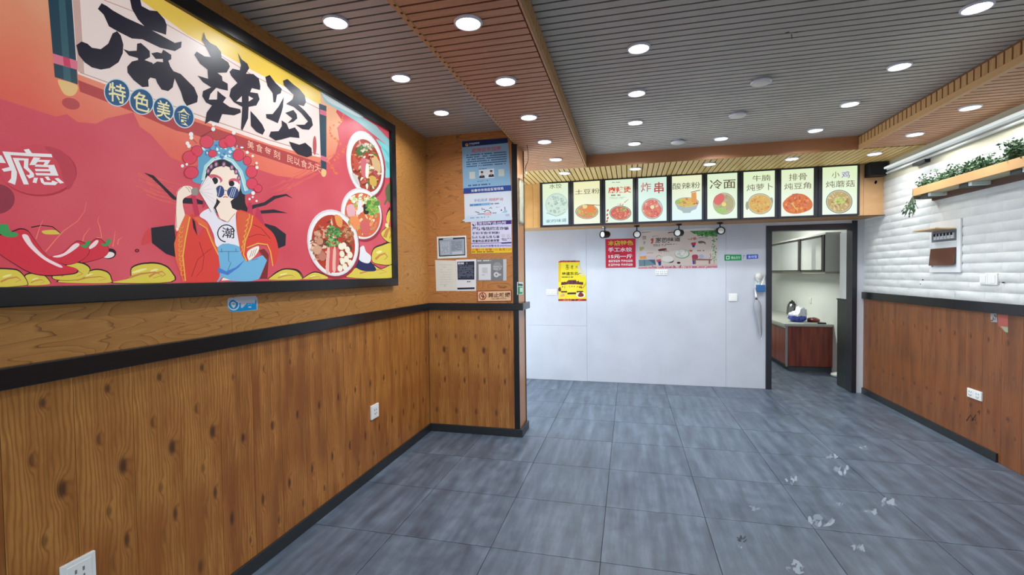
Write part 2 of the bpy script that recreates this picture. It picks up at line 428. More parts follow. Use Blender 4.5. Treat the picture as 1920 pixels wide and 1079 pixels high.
# left wall
wall_left = struct('wall_left', XL - .15, XL - .012, YF, YPB, 0, ZC + .05, M('wall_core', (120, 90, 60), .8))
tag(box('upper_panel', XL - .012, XL, 1.24, YC, ZRT, ZC, PANL, wall_left))
box('upper_panel', XL - .012, XL, -1.2, 1.238, ZRT, ZC, PANL, wall_left)
box('upper_panel', XL - .012, XL, YF, -1.202, ZRT, ZC, PANL, wall_left)
plankH = ZRB - 0.0
pA = box_mesh('plank_knotty', 0.1985, 0.012, plankH, WOODA, 0.0008)
pB = box_mesh('plank_plain', 0.1985, 0.012, plankH, WOODB, 0.0008)
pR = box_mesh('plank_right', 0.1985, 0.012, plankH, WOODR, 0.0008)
y = 0.355 - 13 * 0.2; k = 0
while y < YC - 0.01:
    w = min(0.2, YC - y)
    me = pA if (y > .3 and y < 1.1) else pB
    if w < .19: me = box_mesh('plank_cut', w - .0015, .012, plankH, WOODB)
    put(bpy.data.objects.new('plank', me), (XL - .006, y + w / 2, plankH / 2), wall_left, (0, 0, math.radians(90)))
    y += 0.2
tag(box('trim_2', XL, XL + .022, YF, YC - .022, ZRB, ZRT, BLACK, None, .004), kind='structure')
tag(box('baseboard_left', XL, XL + .016, YF, YC - .016, 0, ZBASE, BASEB, None, .003), kind='structure')

# pier at the end of the left wall
pier = struct('wall_pier', XL - .15, XC - .012, YC + .012, YPB, 0, ZC + .05, MATS['wall_core'])
box('upper_panel', XL, XC - .045, YC, YC + .012, ZRT, ZC, PANC, pier)
x = XL
while x < XC - .05:
    w = min(0.2, XC - .045 - x)
    me = pA if w > .19 else box_mesh('plank_cut', w - .0015, .012, plankH, WOODB)
    put(bpy.data.objects.new('plank', me), (x + w / 2, YC + .006, plankH / 2), pier); x += .2
box('side_panel', XC - .012, XC, YC + .002, YPB, 0, ZC, M('pier_side_wood', (178, 124, 78), .25), pier)
box('side_panel_rear', XC - .6, XC - .012, YPB, YPB + .006, 0, ZC, MATS['pier_side_wood'], pier)
tag(box('corner_strip', XC - .047, XC + .004, YC - .006, YC + .004, 0.0, ZS, BLACK, pier, .002))
box('edge_strip', XC - .004, XC + .006, YPB - .004, YPB + .01, 0.0, ZS, BLACKM, pier)
t3 = tag(empty('trim_3', (XL, YC, ZRB)), kind='structure')
box('rail_front', XL, XC + .05, YC - .024, YC, ZRB + .004, ZRT, BLACK, t3, .004)
box('rail_side', XC, XC + .05, YC, YPB + .01, ZRB + .004, ZRT, BLACK, t3, .004)
b3 = tag(empty('baseboard_pier', (XL, YC, 0)), kind='structure')
box('board_front', XL, XC + .03, YC - .02, YC, 0, ZBASE, BASEB, b3, .003)
box('board_side', XC, XC + .03, YC, YPB, 0, ZBASE, BASEB, b3, .003)

# white wall at the back with the kitchen doorway
DX0, DX1, DZ = 2.455, 3.46, 2.05
wb = struct('wall_back', XL - .15, DX0, YB + .004, YB + .14, 0, ZC + .05, JOINT)
def wpanel(x0, x1, z0, z1): box('wall_panel', x0 + .0012, x1 - .0012, YB, YB + .01, z0 + .0012, z1 - .0012, WHITEW, wb, .0008)
wpanel(XL, .18, 0, .78); wpanel(XL, .18, .78, ZM + .03); wpanel(.18, 1.98, 0, ZM + .03); wpanel(1.98, DX0, 0, ZM + .03)
wb2 = struct('wall_back_right', DX1, XR + .1, YB, YB + .14, 0, ZC + .05, M('white_paint', (196, 197, 203), .5))
wb3 = struct('wall_back_lintel', DX0, DX1, YB, YB + .14, 2.09, ZC + .05, MATS['white_paint'])
# door frame
d1 = tag(empty('door_1', (DX0, YB, 0)), kind='structure')
FR = M('door_frame_black', (30, 30, 38), .3)
box('jamb', DX0 - .005, DX0 + .062, YB - .018, YB + .14, 0, 2.09, FR, d1, .003)
box('jamb', 3.405, DX1, YB - .018, YB + .14, 0, 2.12, FR, d1, .003)
box('lintel', DX0 + .05, 3.41, YB - .012, YB + .14, 2.02, 2.09, M('door_lintel', (44, 32, 40), .3), d1, .003)

# right wall: cream plaster, white foam bricks, wood dado
wr = struct('wall_right', XR + .012, XR + .15, YF, YB + .14, 0, ZC + .05, PLASTER)
box('plaster_band', XR - .002, XR + .012, YF, YB, 2.50, ZC, PLASTER, wr)
box('brick_backing', XR - .001, XR + .012, 2.2, YB, ZRT, 2.505, MORTAR, wr)
box('plain_facing', XR - .001, XR + .012, YF, 2.2, ZRT, 2.505, BRICK, wr)
bp = 0.0785
rb = random.Random(5)
def brick_mesh(L, seed):                        # soft pillow of a foam brick, a little lumpy
    bm = bmesh.new(); nx, nz = 9, 4; g = []; rr = random.Random(seed)
    for a in range(nx + 1):
        col = []
        for b in range(nz + 1):
            u, v = a / nx, b / nz; e = min(1, min(u, 1 - u) * L / .016) ** .5 * min(1, min(v, 1 - v) * bp / .016) ** .5
            d = -.004 + e * (.009 + rr.uniform(-.0028, .0028)) if 0 < a < nx and 0 < b < nz else -.002
            col.append(bm.verts.new(((u - .5) * (L - .001), d, (v - .5) * (bp - .001))))
        g.append(col)
    for a in range(nx):
        for b in range(nz): bm.faces.new((g[a][b], g[a + 1][b], g[a + 1][b + 1], g[a][b + 1]))
    bmesh.ops.recalc_face_normals(bm, faces=bm.faces)
    me = bm_mesh(bm, 'brick'); me.materials.append(BRICK)
    for p in me.polygons: p.use_smooth = True
    return me
BMS = {}
for r in range(16):
    z = 1.247 + r * bp + bp / 2
    if z + bp / 2 > 2.51: break
    yy = YB - .60 + .357 / 2 * (r % 2) - .35
    edges = [YB]; e = 5.35 + (.178 if r % 2 else 0)
    while e > 2.3: edges.append(e); e -= .354
    for a, b in zip(edges[:-1], edges[1:]):
        L = round(a - b, 3)
        if L > .45:
            mid = (a + b) / 2; segs = [(a, mid), (mid, b)]
        else: segs = [(a, b)]
        for p, q in segs:
            key = (round(p - q, 3), rb.randrange(4))
            if key not in BMS: BMS[key] = brick_mesh(key[0], key[1])
            put(bpy.data.objects.new('brick', BMS[key]), (XR - .003 - rb.uniform(0, .001), (p + q) / 2, z), wr, (0, 0, math.radians(90)))
y = YB; k = 0
while y > 2.3:
    w = 0.2
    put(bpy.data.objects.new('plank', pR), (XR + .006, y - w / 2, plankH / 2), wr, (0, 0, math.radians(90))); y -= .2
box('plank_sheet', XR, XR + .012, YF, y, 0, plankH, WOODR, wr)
tag(box('trim_4', XR - .024, XR, YF, YB + .002, ZRB - .012, ZRT, BLACK, None, .004), kind='structure')
tag(box('baseboard_right', XR - .016, XR, 3.765, YB - .002, 0, ZBASE, BASEB, None, .003), kind='structure')

# shop front behind the camera (open to the street)
wf = struct('wall_front', XL - .15, XR + .15, YF - .15, YF, 2.25, ZC + .05, MATS['white_paint'])  # unseen header, lowered to cut daylight reaching the top of the back wall
box('front_post', .1, .18, YF - .1, YF, 0, 2.25, BLACKM, wf); box('front_post', 2.0, 2.08, YF - .1, YF, 0, 2.25, BLACKM, wf)
box('front_rail', XL, XR, YF - .1, YF, 2.0, 2.06, BLACKM, wf)
struct('pavement', -12, 14, -14, YF - .0, -.13, -.03, M('pavement_grey', (92, 92, 92), .8))

# ceiling: grey ribbed boards
PITCH = .064
ceil = struct('ceiling', XL - .15, XR + .15, YF, YB + .14, ZC, ZC + .1, GROOVE)
def slat_mesh(L, w, h, mat):                    # ribbed board: face wider than its root
    bm = bmesh.new(); q = [(-w / 2, -h / 2), (w / 2, -h / 2), (w / 2, -h / 2 + .003), (w / 2 - .009, h / 2), (-w / 2 + .009, h / 2), (-w / 2, -h / 2 + .003)]
    e = [[bm.verts.new((x, y, z)) for y, z in q] for x in (-L / 2, L / 2)]
    bm.faces.new(e[0][::-1]); bm.faces.new(e[1])
    for i in range(6): bm.faces.new((e[0][i], e[0][(i + 1) % 6], e[1][(i + 1) % 6], e[1][i]))
    bmesh.ops.recalc_face_normals(bm, faces=bm.faces); me = bm_mesh(bm, 'slat'); me.materials.append(mat); return me
def slat_row(parent, x0, x1, y0, y1, z, mat, h=.018, off=0.0, w=.047):
    me = slat_mesh(x1 - x0, w, h, mat); yy = y0 + off
    while yy < y1 - w * .5:
        put(bpy.data.objects.new('slat', me), ((x0 + x1) / 2, yy + PITCH / 2, z - h / 2), parent); yy += PITCH
slat_row(ceil, XL, SX0, 0.25, YC - .01, ZC, GREY, w=.050)
slat_row(ceil, SX1, SRX, 0.25, SFY - .01, ZC, GREY, w=.050)
box('plain_board', XL, XR, YF, .25, ZC - .018, ZC, GREY, ceil)
box('plain_board', XL, SX0, YPB, YB, ZC - .018, ZC, GREY, ceil)

a = Art(2, ZC - .0182, -1)
for p in ([(1472, 62), (1480, 60)], [(1484, 64), (1485, 73)], [(1490, 61), (1496, 60)]): a.poly(stroke(p, 2), (70, 66, 60), 1)
a.build('stain_mark', ceil)['kind'] = 'stuff'
# wooden soffits
def soffit(name, x0, x1, y0, y1): return struct(name, x0, x1, y0, y1, ZS + .018, ZC, GROOVEW)
EDGE = M('soffit_edge', (206, 158, 104), .45)
TOOTH = slat_wood('soffit_tooth', (206, 160, 104), (186, 138, 84))
sl = soffit('trim_5', SX0, SX1, YF, SFY)
slat_row(sl, SX0 + .012, SX1 - .012, 0.25, SFY - .01, ZS + .018, SLATW, w=.050, off=.01)
box('plain_board', SX0, SX1, YF, .25, ZS, ZS + .012, SLATW, sl)
box('edge_trim', SX0 - .004, SX0 + .022, YF, YC - .002, ZS - .003, ZS + .03, EDGE, sl, .001)
box('edge_trim', SX1 - .004, SX1 + .006, YF, SFY, ZS - .003, ZS + .045, EDGE, sl, .001)
tooth = box_mesh('tooth', .01, .05, .075, TOOTH, .001)
yy = .3
while yy < SFY - .03:
    put(bpy.data.objects.new('fascia_rib', tooth), (SX1 + .002, yy, ZS + .082), sl); yy += PITCH
screw = box_mesh('screw', .010, .012, .003, M('screw_dark', (70, 40, 24), .6), .001)
yy = 1.005
while yy < YC - .02:
    put(bpy.data.objects.new('screw', screw), (SX0 + .014, yy, ZS - .0035), sl); yy += PITCH
sb = soffit('trim_10', XL, SX0, YPB + .012, SFY)
slat_row(sb, XL, SX0 + .012, YPB + .012, SFY - .01, ZS + .018, SLATW, w=.050)
sr = soffit('trim_6', SRX, XR, YF, SFY)
slat_row(sr, SRX + .012, XR - .004, 0.9, SFY - .01, ZS + .018, SLATW, w=.050, off=.01)
box('plain_board', SRX, XR, YF, .9, ZS, ZS + .012, SLATW, sr)
box('edge_trim', SRX - .006, SRX + .03, YF, SFY, ZS - .003, ZS + .04, EDGE, sr, .001)
yy = .9
while yy < SFY - .03:
    put(bpy.data.objects.new('fascia_rib', tooth), (SRX - .003, yy, ZS + .077), sr); yy += PITCH
sf = soffit('trim_7', XL, XR, SFY, YB)
fl = slat_mesh(YM + .03 - SFY - .004, .048, .018, SLATY)
xx = XL
while xx < XR - .03:
    put(bpy.data.objects.new('slat', fl), (xx + .029, (SFY + YM + .03) / 2 + .001, ZS + .009), sf, (0, 0, math.radians(90))); xx += .0585
box('fascia_board', SX1 + .006, SRX - .006, SFY - .012, SFY, ZS - .003, ZC, M('fascia_redwood', (176, 118, 76), .5), sf, .001)
# bulkhead carrying the menu
bk = struct('trim_8', XL, XR, YM + .012, YB, ZM, ZS, M('bulkhead_wood', (190, 140, 84), .5))
bpk = box_mesh('bulkhead_board', .098, .012, ZS - ZM, slat_wood('bulkhead_board_wood', (214, 164, 98), (200, 146, 80)), .001)
for i in range(8): put(bpy.data.objects.new('plank', bpk), (-.38 - .05 - i * .1, YM + .006, (ZS + ZM) / 2), bk)
PK = slat_wood('bulkhead_side_wood', (226, 180, 130), (214, 164, 112))
box('plank', 3.283, 3.338, YM, YM + .012, ZM, ZS, PK, bk, .001); box('plank', 3.340, XR - .002, YM, YM + .012, ZM, ZS, PK, bk, .001)
box('underside_strip', -.38, XR - .002, YM - .05, YM + .012, ZM - .004, ZM, M('under_brown', (96, 70, 50), .6), bk)
box('backing_board', -.38, 3.283, YM, YM + .012, ZM, ZS, M('menu_backing', (36, 36, 40), .4), bk)

# kitchen beyond the doorway
KX = 3.69
struct('wall_kitchen_right', KX, KX + .1, YB + .14, 10.6, 0, 2.7, KWALL)
struct('wall_kitchen_back', 0.6, KX + .1, 10.5, 10.6, 0, 2.7, KWALL)
struct('wall_kitchen_left', 0.5, 0.6, YB + .14, 10.6, 0, 2.7, KWALL)
struct('trim_9', 0.5, KX + .1, YB + .14, 10.6, 2.6, 2.7, MATS['white_paint'])
kl = bpy.data.lights.new('kitchen_lamp_light', 'AREA'); kl.shape = 'RECTANGLE'; kl.size = 1.1; kl.size_y = .12; kl.energy = 60; kl.color = (.95, 1, .93)
klr = tag(empty('kitchen_lamp', (2.4, 8.0, 2.6)), 'white ceiling tube lamp inside the kitchen', 'lamp')
box('lamp_body', 1.85, 2.95, 7.94, 8.06, 2.56, 2.6, WHITEP, klr)
klo = bpy.data.objects.new('kitchen_lamp_light', kl); COL.objects.link(klo); klo.parent = klr; klo.location = (0, 0, -.06)

# ------------------------------------------------------------------ downlights
RIMW = M('downlight_rim', (226, 228, 236), .3)
ORD = ['first', 'second', 'third', 'fourth', 'fifth', 'sixth', 'seventh', 'eighth', 'ninth']
def downlight(x, y, z, label, group, lit=True):
    r = tag(empty('downlight', (x, y, z)), label, 'downlight', group)
    lathe('rim', (x, y, z), [(.055, -.004), (.058, -.012), (.064, -.012), (.068, -.006), (.068, 0.0)], RIMW, r)
    if not lit: lathe('collar', (x, y, z), [(.060, 0.0), (.060, .014)], RIMW, r)
    lathe('lens', (x, y, z), [(0, -.0065), (.056, -.0065), (.056, -.002)] if lit else [(0, -.014), (.052, -.014), (.056, -.012), (.056, -.002)], LAMP if lit else M('lens_off', (226, 222, 210), .4), r)
    if lit:
        l = bpy.data.lights.new('downlight_light', 'AREA'); l.shape = 'DISK'; l.size = .1; l.energy = DOWNLIGHT_W; l.color = (.93, .97, 1.0); l.spread = math.radians(150)
        o = bpy.data.objects.new('downlight_light', l); COL.objects.link(o); o.parent = r; o.location = (0, 0, -.014)
zg = ZC - .018
for i, y in enumerate((2.95, 2.25, 1.53)):
    downlight(-.72, y, zg, 'lit round downlight in the grey ceiling strip above the billboard, %s from the pier' % ORD[i], 'downlights above the billboard')
for i, y in enumerate((4.93, 4.235, 3.55, 2.865, 2.175, 1.48)):
    downlight(.022, y, ZS, 'lit round downlight in the long wooden soffit, %s from the dumpling menu box' % ORD[i], 'downlights in the long wooden soffit')
for i, y in enumerate((4.35, 3.655, 2.96, 2.245)):
    downlight(.815, y, zg, 'lit downlight in the main grey ceiling beside the long soffit, %s from the menu' % ORD[i], 'downlights in the main grey ceiling')
downlight(1.648, 4.41, zg, 'lit downlight in mid grey ceiling straight out from the cold noodle menu box', 'downlights in the main grey ceiling')
for i, y in enumerate((4.37, 3.66, 2.955, 2.255)):
    downlight(2.466, y, zg, 'lit downlight in the main grey ceiling toward the brick wall, %s from the menu' % ORD[i], 'downlights in the main grey ceiling')
for i, (x, y) in enumerate(((1.239, 4.39), (1.645, 3.667), (1.648, 2.959))):
    downlight(x, y, zg - .012, 'unlit round downlight in the main grey ceiling, %s from the menu' % ORD[i], 'unlit downlights', False)
for i, (x, w) in enumerate(((.832, 'third and fourth menu boxes'), (1.625, 'fifth and sixth menu boxes'), (2.44, 'seventh menu box'))):
    downlight(x, 4.94, ZS, 'lit downlight in the pale slatted soffit above the %s' % w, 'downlights in the pale soffit')
for i, y in enumerate((4.95, 4.25, 3.56)):
    downlight(3.203, y, ZS, 'lit downlight in the soffit along the brick wall, %s from the black speaker' % ORD[i], 'downlights along the brick wall')

# ------------------------------------------------------------------ billboard on the left wall
FX = XL + .05; PX = XL + .028
tr, br_ = on(742, 236, 0, FX), on(747, 536, 0, FX); itr, ibr = on(735, 245, 0, FX), on(738, 522, 0, FX)
oy1 = (tr.y + br_.y) / 2; oz0, oz1 = on(300, 561, 0, FX).z, tr.z; oz0 = (oz0 + br_.z) / 2
iy1 = (itr.y + ibr.y) / 2; iz0, iz1 = (ibr.z + on(0, 538, 0, FX).z) / 2, (itr.z + on(350, 24, 0, FX).z) / 2
oy0 = -.75; iy0 = oy0 + (oy1 - iy1)
bill = tag(empty('billboard', (XL, 1.1, oz0)), 'large red food billboard in a glossy black frame on wood wall', 'billboard')
box('frame_bar', XL, FX, oy0, oy1, oz0, iz0, BLACK, bill, .005); box('frame_bar', XL, FX, oy0, oy1, iz1, oz1, BLACK, bill, .005)
box('frame_bar', XL, FX, iy1, oy1, iz0 - .003, iz1 + .003, BLACK, bill, .005); box('frame_bar', XL, FX, oy0, iy0, iz0 - .003, iz1 + .003, BLACK, bill, .005)
FILM = .62
def A(T=None): return Art(0, PX, 1, T, -FILM)
def film(t, col):
    t.t.links.new(col, t.b.inputs['Emission Color']); t.b.inputs['Emission Strength'].default_value = FILM
    return t.out(t.mix(.5, col, (0, 0, 0)), .35)
def banner():
    t = NT('banner_red'); g = t.n('ShaderNodeNewGeometry')
    n1 = t.n('ShaderNodeTexNoise', i_Vector=g.outputs['Position'], i_Scale=2.2, i_Detail=2.0).outputs[0]
    return film(t, t.ramp(n1, [(0.3, (200, 62, 80)), (0.7, (212, 88, 100))]))
def banner_orange():
    t = NT('banner_orange'); g = t.n('ShaderNodeNewGeometry'); sep = t.n('ShaderNodeSeparateXYZ', i_0=g.outputs['Position'])
    n1 = t.n('ShaderNodeTexNoise', i_Vector=g.outputs['Position'], i_Scale=3.0, i_Detail=3.0).outputs[0]
    f = t.math('ADD', t.math('MULTIPLY', t.math('SUBTRACT', sep.outputs['Z'], 1.95), 1.5), t.math('MULTIPLY', t.math('SUBTRACT', n1, .5), .5))
    return film(t, t.ramp(f, [(0.0, (220, 86, 78)), (0.35, (228, 122, 96)), (0.85, (232, 172, 134))]))
panel = box('banner_panel', XL + .004, PX, iy0 - .01, iy1 + .01, iz0 - .01, iz1 + .01, banner(), bill)
OR = banner_orange()
c1 = crop(0, 0, 3.5975); c2 = crop(350, 0, 3.5976); c3 = crop(0, 280, 3.853); c4 = crop(270, 220, 3.373); c5 = crop(480, 220, 3.175); c6 = crop(0, 240, 6.744)
OUT = (52, 26, 34)
# painted orange and yellow grounds
a = A()
a.poly([(-400, -330), (0, 185), (55, 203), (105, 219), (125, 214), (145, 229), (180, 232), (200, 222), (250, 211), (262, 238), (282, 252), (320, 296), (360, 312), (430, 300), (520, 330), (560, 335), (600, 318), (628, 290), (636, 262), (632, 240), (642, 228), (630, 210), (636, 196), (622, 190), (600, 167), (450, 81), (312, 3), (200, -60)], OR, 1)
a.poly([(-400, -330), (-400, 60), (0, 185), (100, 50)], OR, .8)
a.poly([(250, -36), (312, 3), (350, 26), (450, 82), (601, 168), (601, 197), (540, 166), (475, 133), (408, 97), (350, 64), (311, 35), (264, 0)], (236, 200, 84), 2)
for i in range(26):
    rn = random.Random(i); y0 = 200 + i * 5; x0 = 628 + 14 * math.sin(i * .5) + rn.uniform(0, 8)
    a.poly(ell(x0, y0, rn.uniform(1.5, 4), rn.uniform(1, 2.6), rn.uniform(0, 90), 7), (222, 120, 72), 2.5)
for i in range(22):
    rn = random.Random(100 + i); t0 = i / 22; x0 = 640 - 125 * t0; y0 = 292 + 68 * t0 + rn.uniform(-12, 12)
    a.poly(stroke([(x0 + 14, y0 - 9), (x0, y0), (x0 - 16, y0 + 6)], 2.5, .5), (216, 98, 92), 2.4)
for i in range(12):
    rn = random.Random(200 + i); x0 = 255 + rn.uniform(0, 50); y0 = 325 + i * 4
    a.poly(stroke([(x0, y0), (x0 + 22, y0 + 9), (x0 + 50, y0 + 14)], 2, .6), (222, 106, 92), 2.4)
a.build('printed_ground', bill)
# scroll
a = A()
a.poly([(146, 150), (250, 190), (389, 236), (500, 272), (600, 306), (604, 322), (560, 316), (470, 286), (400, 262), (330, 245), (250, 210), (150, 172)], (178, 66, 68), 2.2)
a.poly([(110, -90), (264, 0), (311, 35), (350, 64), (475, 133), (601, 197), (604, 296), (560, 286), (506, 271), (406, 236), (361, 220), (250, 178), (146, 139)], (240, 222, 216), 3)
a.poly([(136, 0), (150, 0), (158, 138), (146, 134)], (206, 172, 162), 3.3)
a.poly(stroke([(150, 136), (250, 172), (361, 212), (406, 228), (506, 263), (598, 290)], 1.4), (190, 140, 118), 3.6)
a.poly(stroke([(195, 0), (311, 45), (400, 96), (475, 142), (600, 205)], 1.4), (200, 150, 128), 3.6)
a.poly([(327, -600 / 1), (327, 0)] and [(300, -120), (470, -120), (485, 0), (525, 570), (370, 520), (325, 0)], (44, 72, 86), 4, c1)
a.poly([(395, 0), (440, 0), (480, 555), (430, 540)], (62, 98, 108), 4.4, c1)
a.poly([(355, 360), (520, 410), (524, 472), (362, 426)], (220, 120, 142), 4.8, c1)
a.poly([(425, 381), (470, 395), (478, 458), (432, 444)], (206, 70, 100), 5.0, c1)
a.poly(smooth([(390, 550), (415, 540), (520, 575), (515, 625), (480, 648), (430, 632)]), (230, 192, 128), 3.8, c1)
a.poly(ell(478, 700, 62, 38, 15), (184, 74, 78), 2.6, c1)
a.poly([(598, 194), (612, 199), (612, 319), (602, 315)], (44, 68, 84), 4); a.poly([(600, 205), (612, 209), (612, 218), (600, 214)], (214, 110, 130), 4.6)
a.poly([(601, 291), (612, 295), (612, 304), (602, 300)], (214, 110, 130), 4.6); a.poly(ell(607, 324, 5, 8), (228, 190, 130), 3.8)
a.poly(ell(590, 273, 3.6, 18, 0), (186, 88, 92), 4)
a.build('printed_scroll', bill)
# brushed title
INK = (38, 36, 50)
a = A(); 
for p in ([(875, -10), (945, -10), (955, 40), (1010, 70), (1060, 75), (1110, 130), (1125, 170), (1120, 235), (1060, 215), (990, 195), (930, 130), (890, 60)],
          [(660, 60), (685, 22), (720, 40), (760, 70), (850, 120), (960, 170), (1080, 235), (1180, 290), (1225, 280), (1222, 320), (1180, 345), (1080, 322), (960, 265), (890, 260), (800, 215), (735, 178), (700, 100)],
          [(515, 305), (550, 280), (590, 295), (620, 322), (680, 332), (730, 295), (760, 225), (790, 210), (815, 240), (832, 300), (828, 360), (800, 420), (740, 460), (680, 470), (620, 455), (570, 420), (530, 370)],
          [(830, 330), (870, 345), (922, 342), (925, 295), (950, 290), (985, 320), (1010, 345), (1012, 385), (975, 405), (1030, 425), (1035, 500), (1000, 540), (1003, 585), (960, 588), (900, 540), (860, 490), (858, 450), (890, 415), (932, 405), (930, 392), (870, 375)],
          [(1020, 360), (1060, 352), (1090, 360), (1100, 335), (1125, 350), (1155, 370), (1155, 400), (1135, 410), (1150, 450), (1170, 480), (1220, 500), (1260, 540), (1310, 590), (1335, 650), (1330, 690), (1260, 715), (1238, 680), (1220, 620), (1178, 530), (1165, 590), (1135, 615), (1090, 605), (1060, 560), (1050, 532), (1000, 520), (1005, 450), (1060, 415), (1100, 420), (1098, 398), (1050, 398)]):
    a.poly(p, INK, 6 + .1 * len(a.f), c1)
for p in ([(115, 215), (130, 260), (160, 290), (200, 310), (232, 350), (236, 390), (280, 420), (292, 450), (270, 490), (208, 492), (238, 515), (242, 545), (277, 565), (278, 612), (230, 602), (200, 592), (160, 635), (150, 672), (205, 672), (208, 612), (240, 640), (267, 660), (245, 690), (290, 722), (362, 737), (366, 760), (320, 779), (240, 770), (215, 832), (160, 815), (122, 838), (135, 760), (170, 712), (130, 692), (105, 650), (110, 615), (165, 590), (110, 555), (73, 510), (145, 532), (140, 470), (90, 430), (52, 370), (68, 348), (120, 380), (165, 386), (130, 320), (103, 270)],
          [(345, 355), (370, 400), (410, 430), (422, 460), (400, 497), (450, 500), (487, 530), (497, 580), (495, 608), (440, 595), (428, 622), (480, 630), (492, 670), (470, 712), (418, 722), (414, 800), (376, 882), (366, 870), (375, 722), (318, 690), (288, 650), (298, 600), (342, 560), (300, 512), (289, 485), (310, 463), (358, 475), (366, 440)],
          [(430, 748), (470, 790), (510, 840), (528, 880), (512, 910), (470, 890), (433, 850)],
          [(530, 520), (560, 506), (600, 560), (642, 600), (635, 630), (610, 640), (600, 692), (585, 690), (580, 630), (545, 580)],
          [(535, 770), (580, 770), (620, 720), (655, 655), (650, 720), (640, 760), (615, 832), (590, 820), (538, 797)],
          [(650, 545), (680, 533), (720, 570), (760, 600), (797, 645), (805, 690), (790, 717), (752, 706), (800, 750), (842, 800), (852, 845), (825, 877), (780, 872), (735, 842), (795, 842), (818, 820), (770, 762), (722, 722), (670, 702), (712, 672), (722, 642), (680, 600), (655, 575)],
          [(665, 762), (720, 742), (742, 770), (746, 800), (720, 822), (680, 832), (712, 800)],
          [(640, 812), (675, 835), (690, 872), (730, 860), (757, 895), (761, 932), (700, 925), (640, 942), (600, 950), (555, 920), (568, 888), (620, 885), (642, 850)],
          [(690, 955), (760, 977), (800, 963), (842, 1000), (846, 1050), (810, 1062), (750, 1042), (712, 1005)]):
    a.poly(p, INK, 6 + .1 * len(a.f), c2)
for p in ([(418, 648), (450, 665), (418, 686)], [(335, 684), (372, 648), (372, 690)]): a.poly(p, (240, 222, 216), 9, c2)
tag(a.build('title_lettering', bill), 'black brushed lettering 麻辣烫')
# discs and captions
a = A(c1)
for ch, cx, cy, rx, ry in (('特', 790, 625, 88, 96), ('色', 955, 685, 82, 92), ('美', 1103, 738, 70, 86), ('食', 1240, 786, 70, 82)):
    a.poly(ell(cx, cy, rx, ry, -25), (196, 214, 220), 5); a.poly(ell(cx, cy, rx - 7, ry - 7, -25), (34, 84, 128), 6)
    w, h = rx * .66, ry * .68
    a.text(ch, [(cx - w, cy - h - w * .22), (cx + w, cy - h + w * .3), (cx + w, cy + h + w * .3), (cx - w, cy + h - w * .22)], (236, 226, 170), 7, .012)
a.build('caption_disc', bill)
a = A()
def cap(body, p0, p1, h, c):
    n = len(body)
    for i, ch in enumerate(body):
        x = p0[0] + (p1[0] - p0[0]) * i / (n - 1); y = p0[1] + (p1[1] - p0[1]) * i / (n - 1); w = h * .40; sk = w * .45
        a.text(ch, [(x - w, y - h / 2 - sk), (x + w, y - h / 2 + sk), (x + w, y + h / 2 + sk), (x - w, y + h / 2 - sk)], c, 7, .004)
cap('美食每刻', (470, 272), (519, 290), 15, (238, 196, 172)); a.build('caption_lettering', bill); a = A(); cap('民以食为天', (544, 299), (596, 316), 14, (238, 190, 166))
a.build('caption_lettering', bill)
# speech cloud 瘾
a = A(c6)
a.poly(ell(-40, 900, 226, 190, 0), (146, 56, 72), 2); a.poly(ell(490, 545, 484, 322, 4), (176, 54, 66), 2.3); a.poly(ell(470, 530, 478, 314, 4), (206, 76, 90), 2.6)
a.poly(smooth([(560, 240), (760, 280), (900, 420), (958, 560), (930, 700), (860, 780), (800, 640), (720, 420)]), (188, 68, 82), 2.8)
for i, p in enumerate(([(300, 275), (365, 265), (405, 320), (650, 330), (665, 372), (390, 360), (130, 343), (215, 560), (210, 640), (190, 720), (100, 685), (140, 640), (145, 540), (50, 555), (20, 520), (120, 495), (30, 298), (330, 318)],
          [(-30, 340), (20, 350), (75, 445), (-30, 440)], [(160, 378), (362, 388), (355, 495), (430, 580), (430, 620), (370, 640), (330, 595), (375, 595), (375, 570), (300, 505), (305, 412), (235, 410), (365, 715), (300, 715)],
          [(425, 370), (515, 380), (490, 402), (638, 408), (600, 470), (685, 468), (740, 605), (460, 600), (445, 570), (640, 575), (630, 550), (450, 548), (440, 518), (620, 522), (612, 498), (440, 490), (450, 470), (370, 470)],
          [(430, 630), (480, 632), (460, 700), (412, 690)], [(505, 635), (540, 635), (560, 685), (650, 690), (660, 665), (735, 690), (700, 725), (560, 720), (520, 690)], [(565, 620), (610, 615), (640, 660), (600, 662)], [(690, 640), (735, 632), (810, 695), (760, 705)])):
    a.poly(p, (236, 234, 234), 4 + i * .1)
a.poly([(475, 430), (570, 432), (548, 468), (450, 462)], (206, 76, 90), 6); a.lines([(-40, 800), (22, 800), (22, 826), (-40, 826)], 1, (230, 220, 224), 5, cell=6)
tag(a.build('slogan_bubble', bill), 'white lettering 瘾 on a red bubble')
# red peppers and yellow clouds
YEL, YLT, BRN = (214, 196, 78), (232, 226, 150), (196, 130, 72)
a = A()
def cloud(pts, T, lay=3):
    cx = sum(p[0] for p in pts) / len(pts); cy = sum(p[1] for p in pts) / len(pts)
    sm = smooth(pts); a.poly([(cx + (x - cx) * 1.05, cy + (y - cy) * 1.12 - 4) for x, y in sm], OUT, lay, T); a.poly(sm, YEL, lay + .4, T)
    w = max(p[0] for p in pts) - min(p[0] for p in pts); h = max(p[1] for p in pts) - min(p[1] for p in pts)
    a.poly(stroke([(cx - w * .3, cy + h * .25), (cx - w * .1, cy + h * .05), (cx + w * .15, cy - h * .05), (cx + w * .28, cy + h * .12), (cx + w * .12, cy + h * .28)], h * .12, h * .03), BRN, lay + .8, T)
    a.poly(ell(cx - w * .12, cy - h * .12, w * .14, h * .07, -15), YLT, lay + .9, T)
_cl = cloud
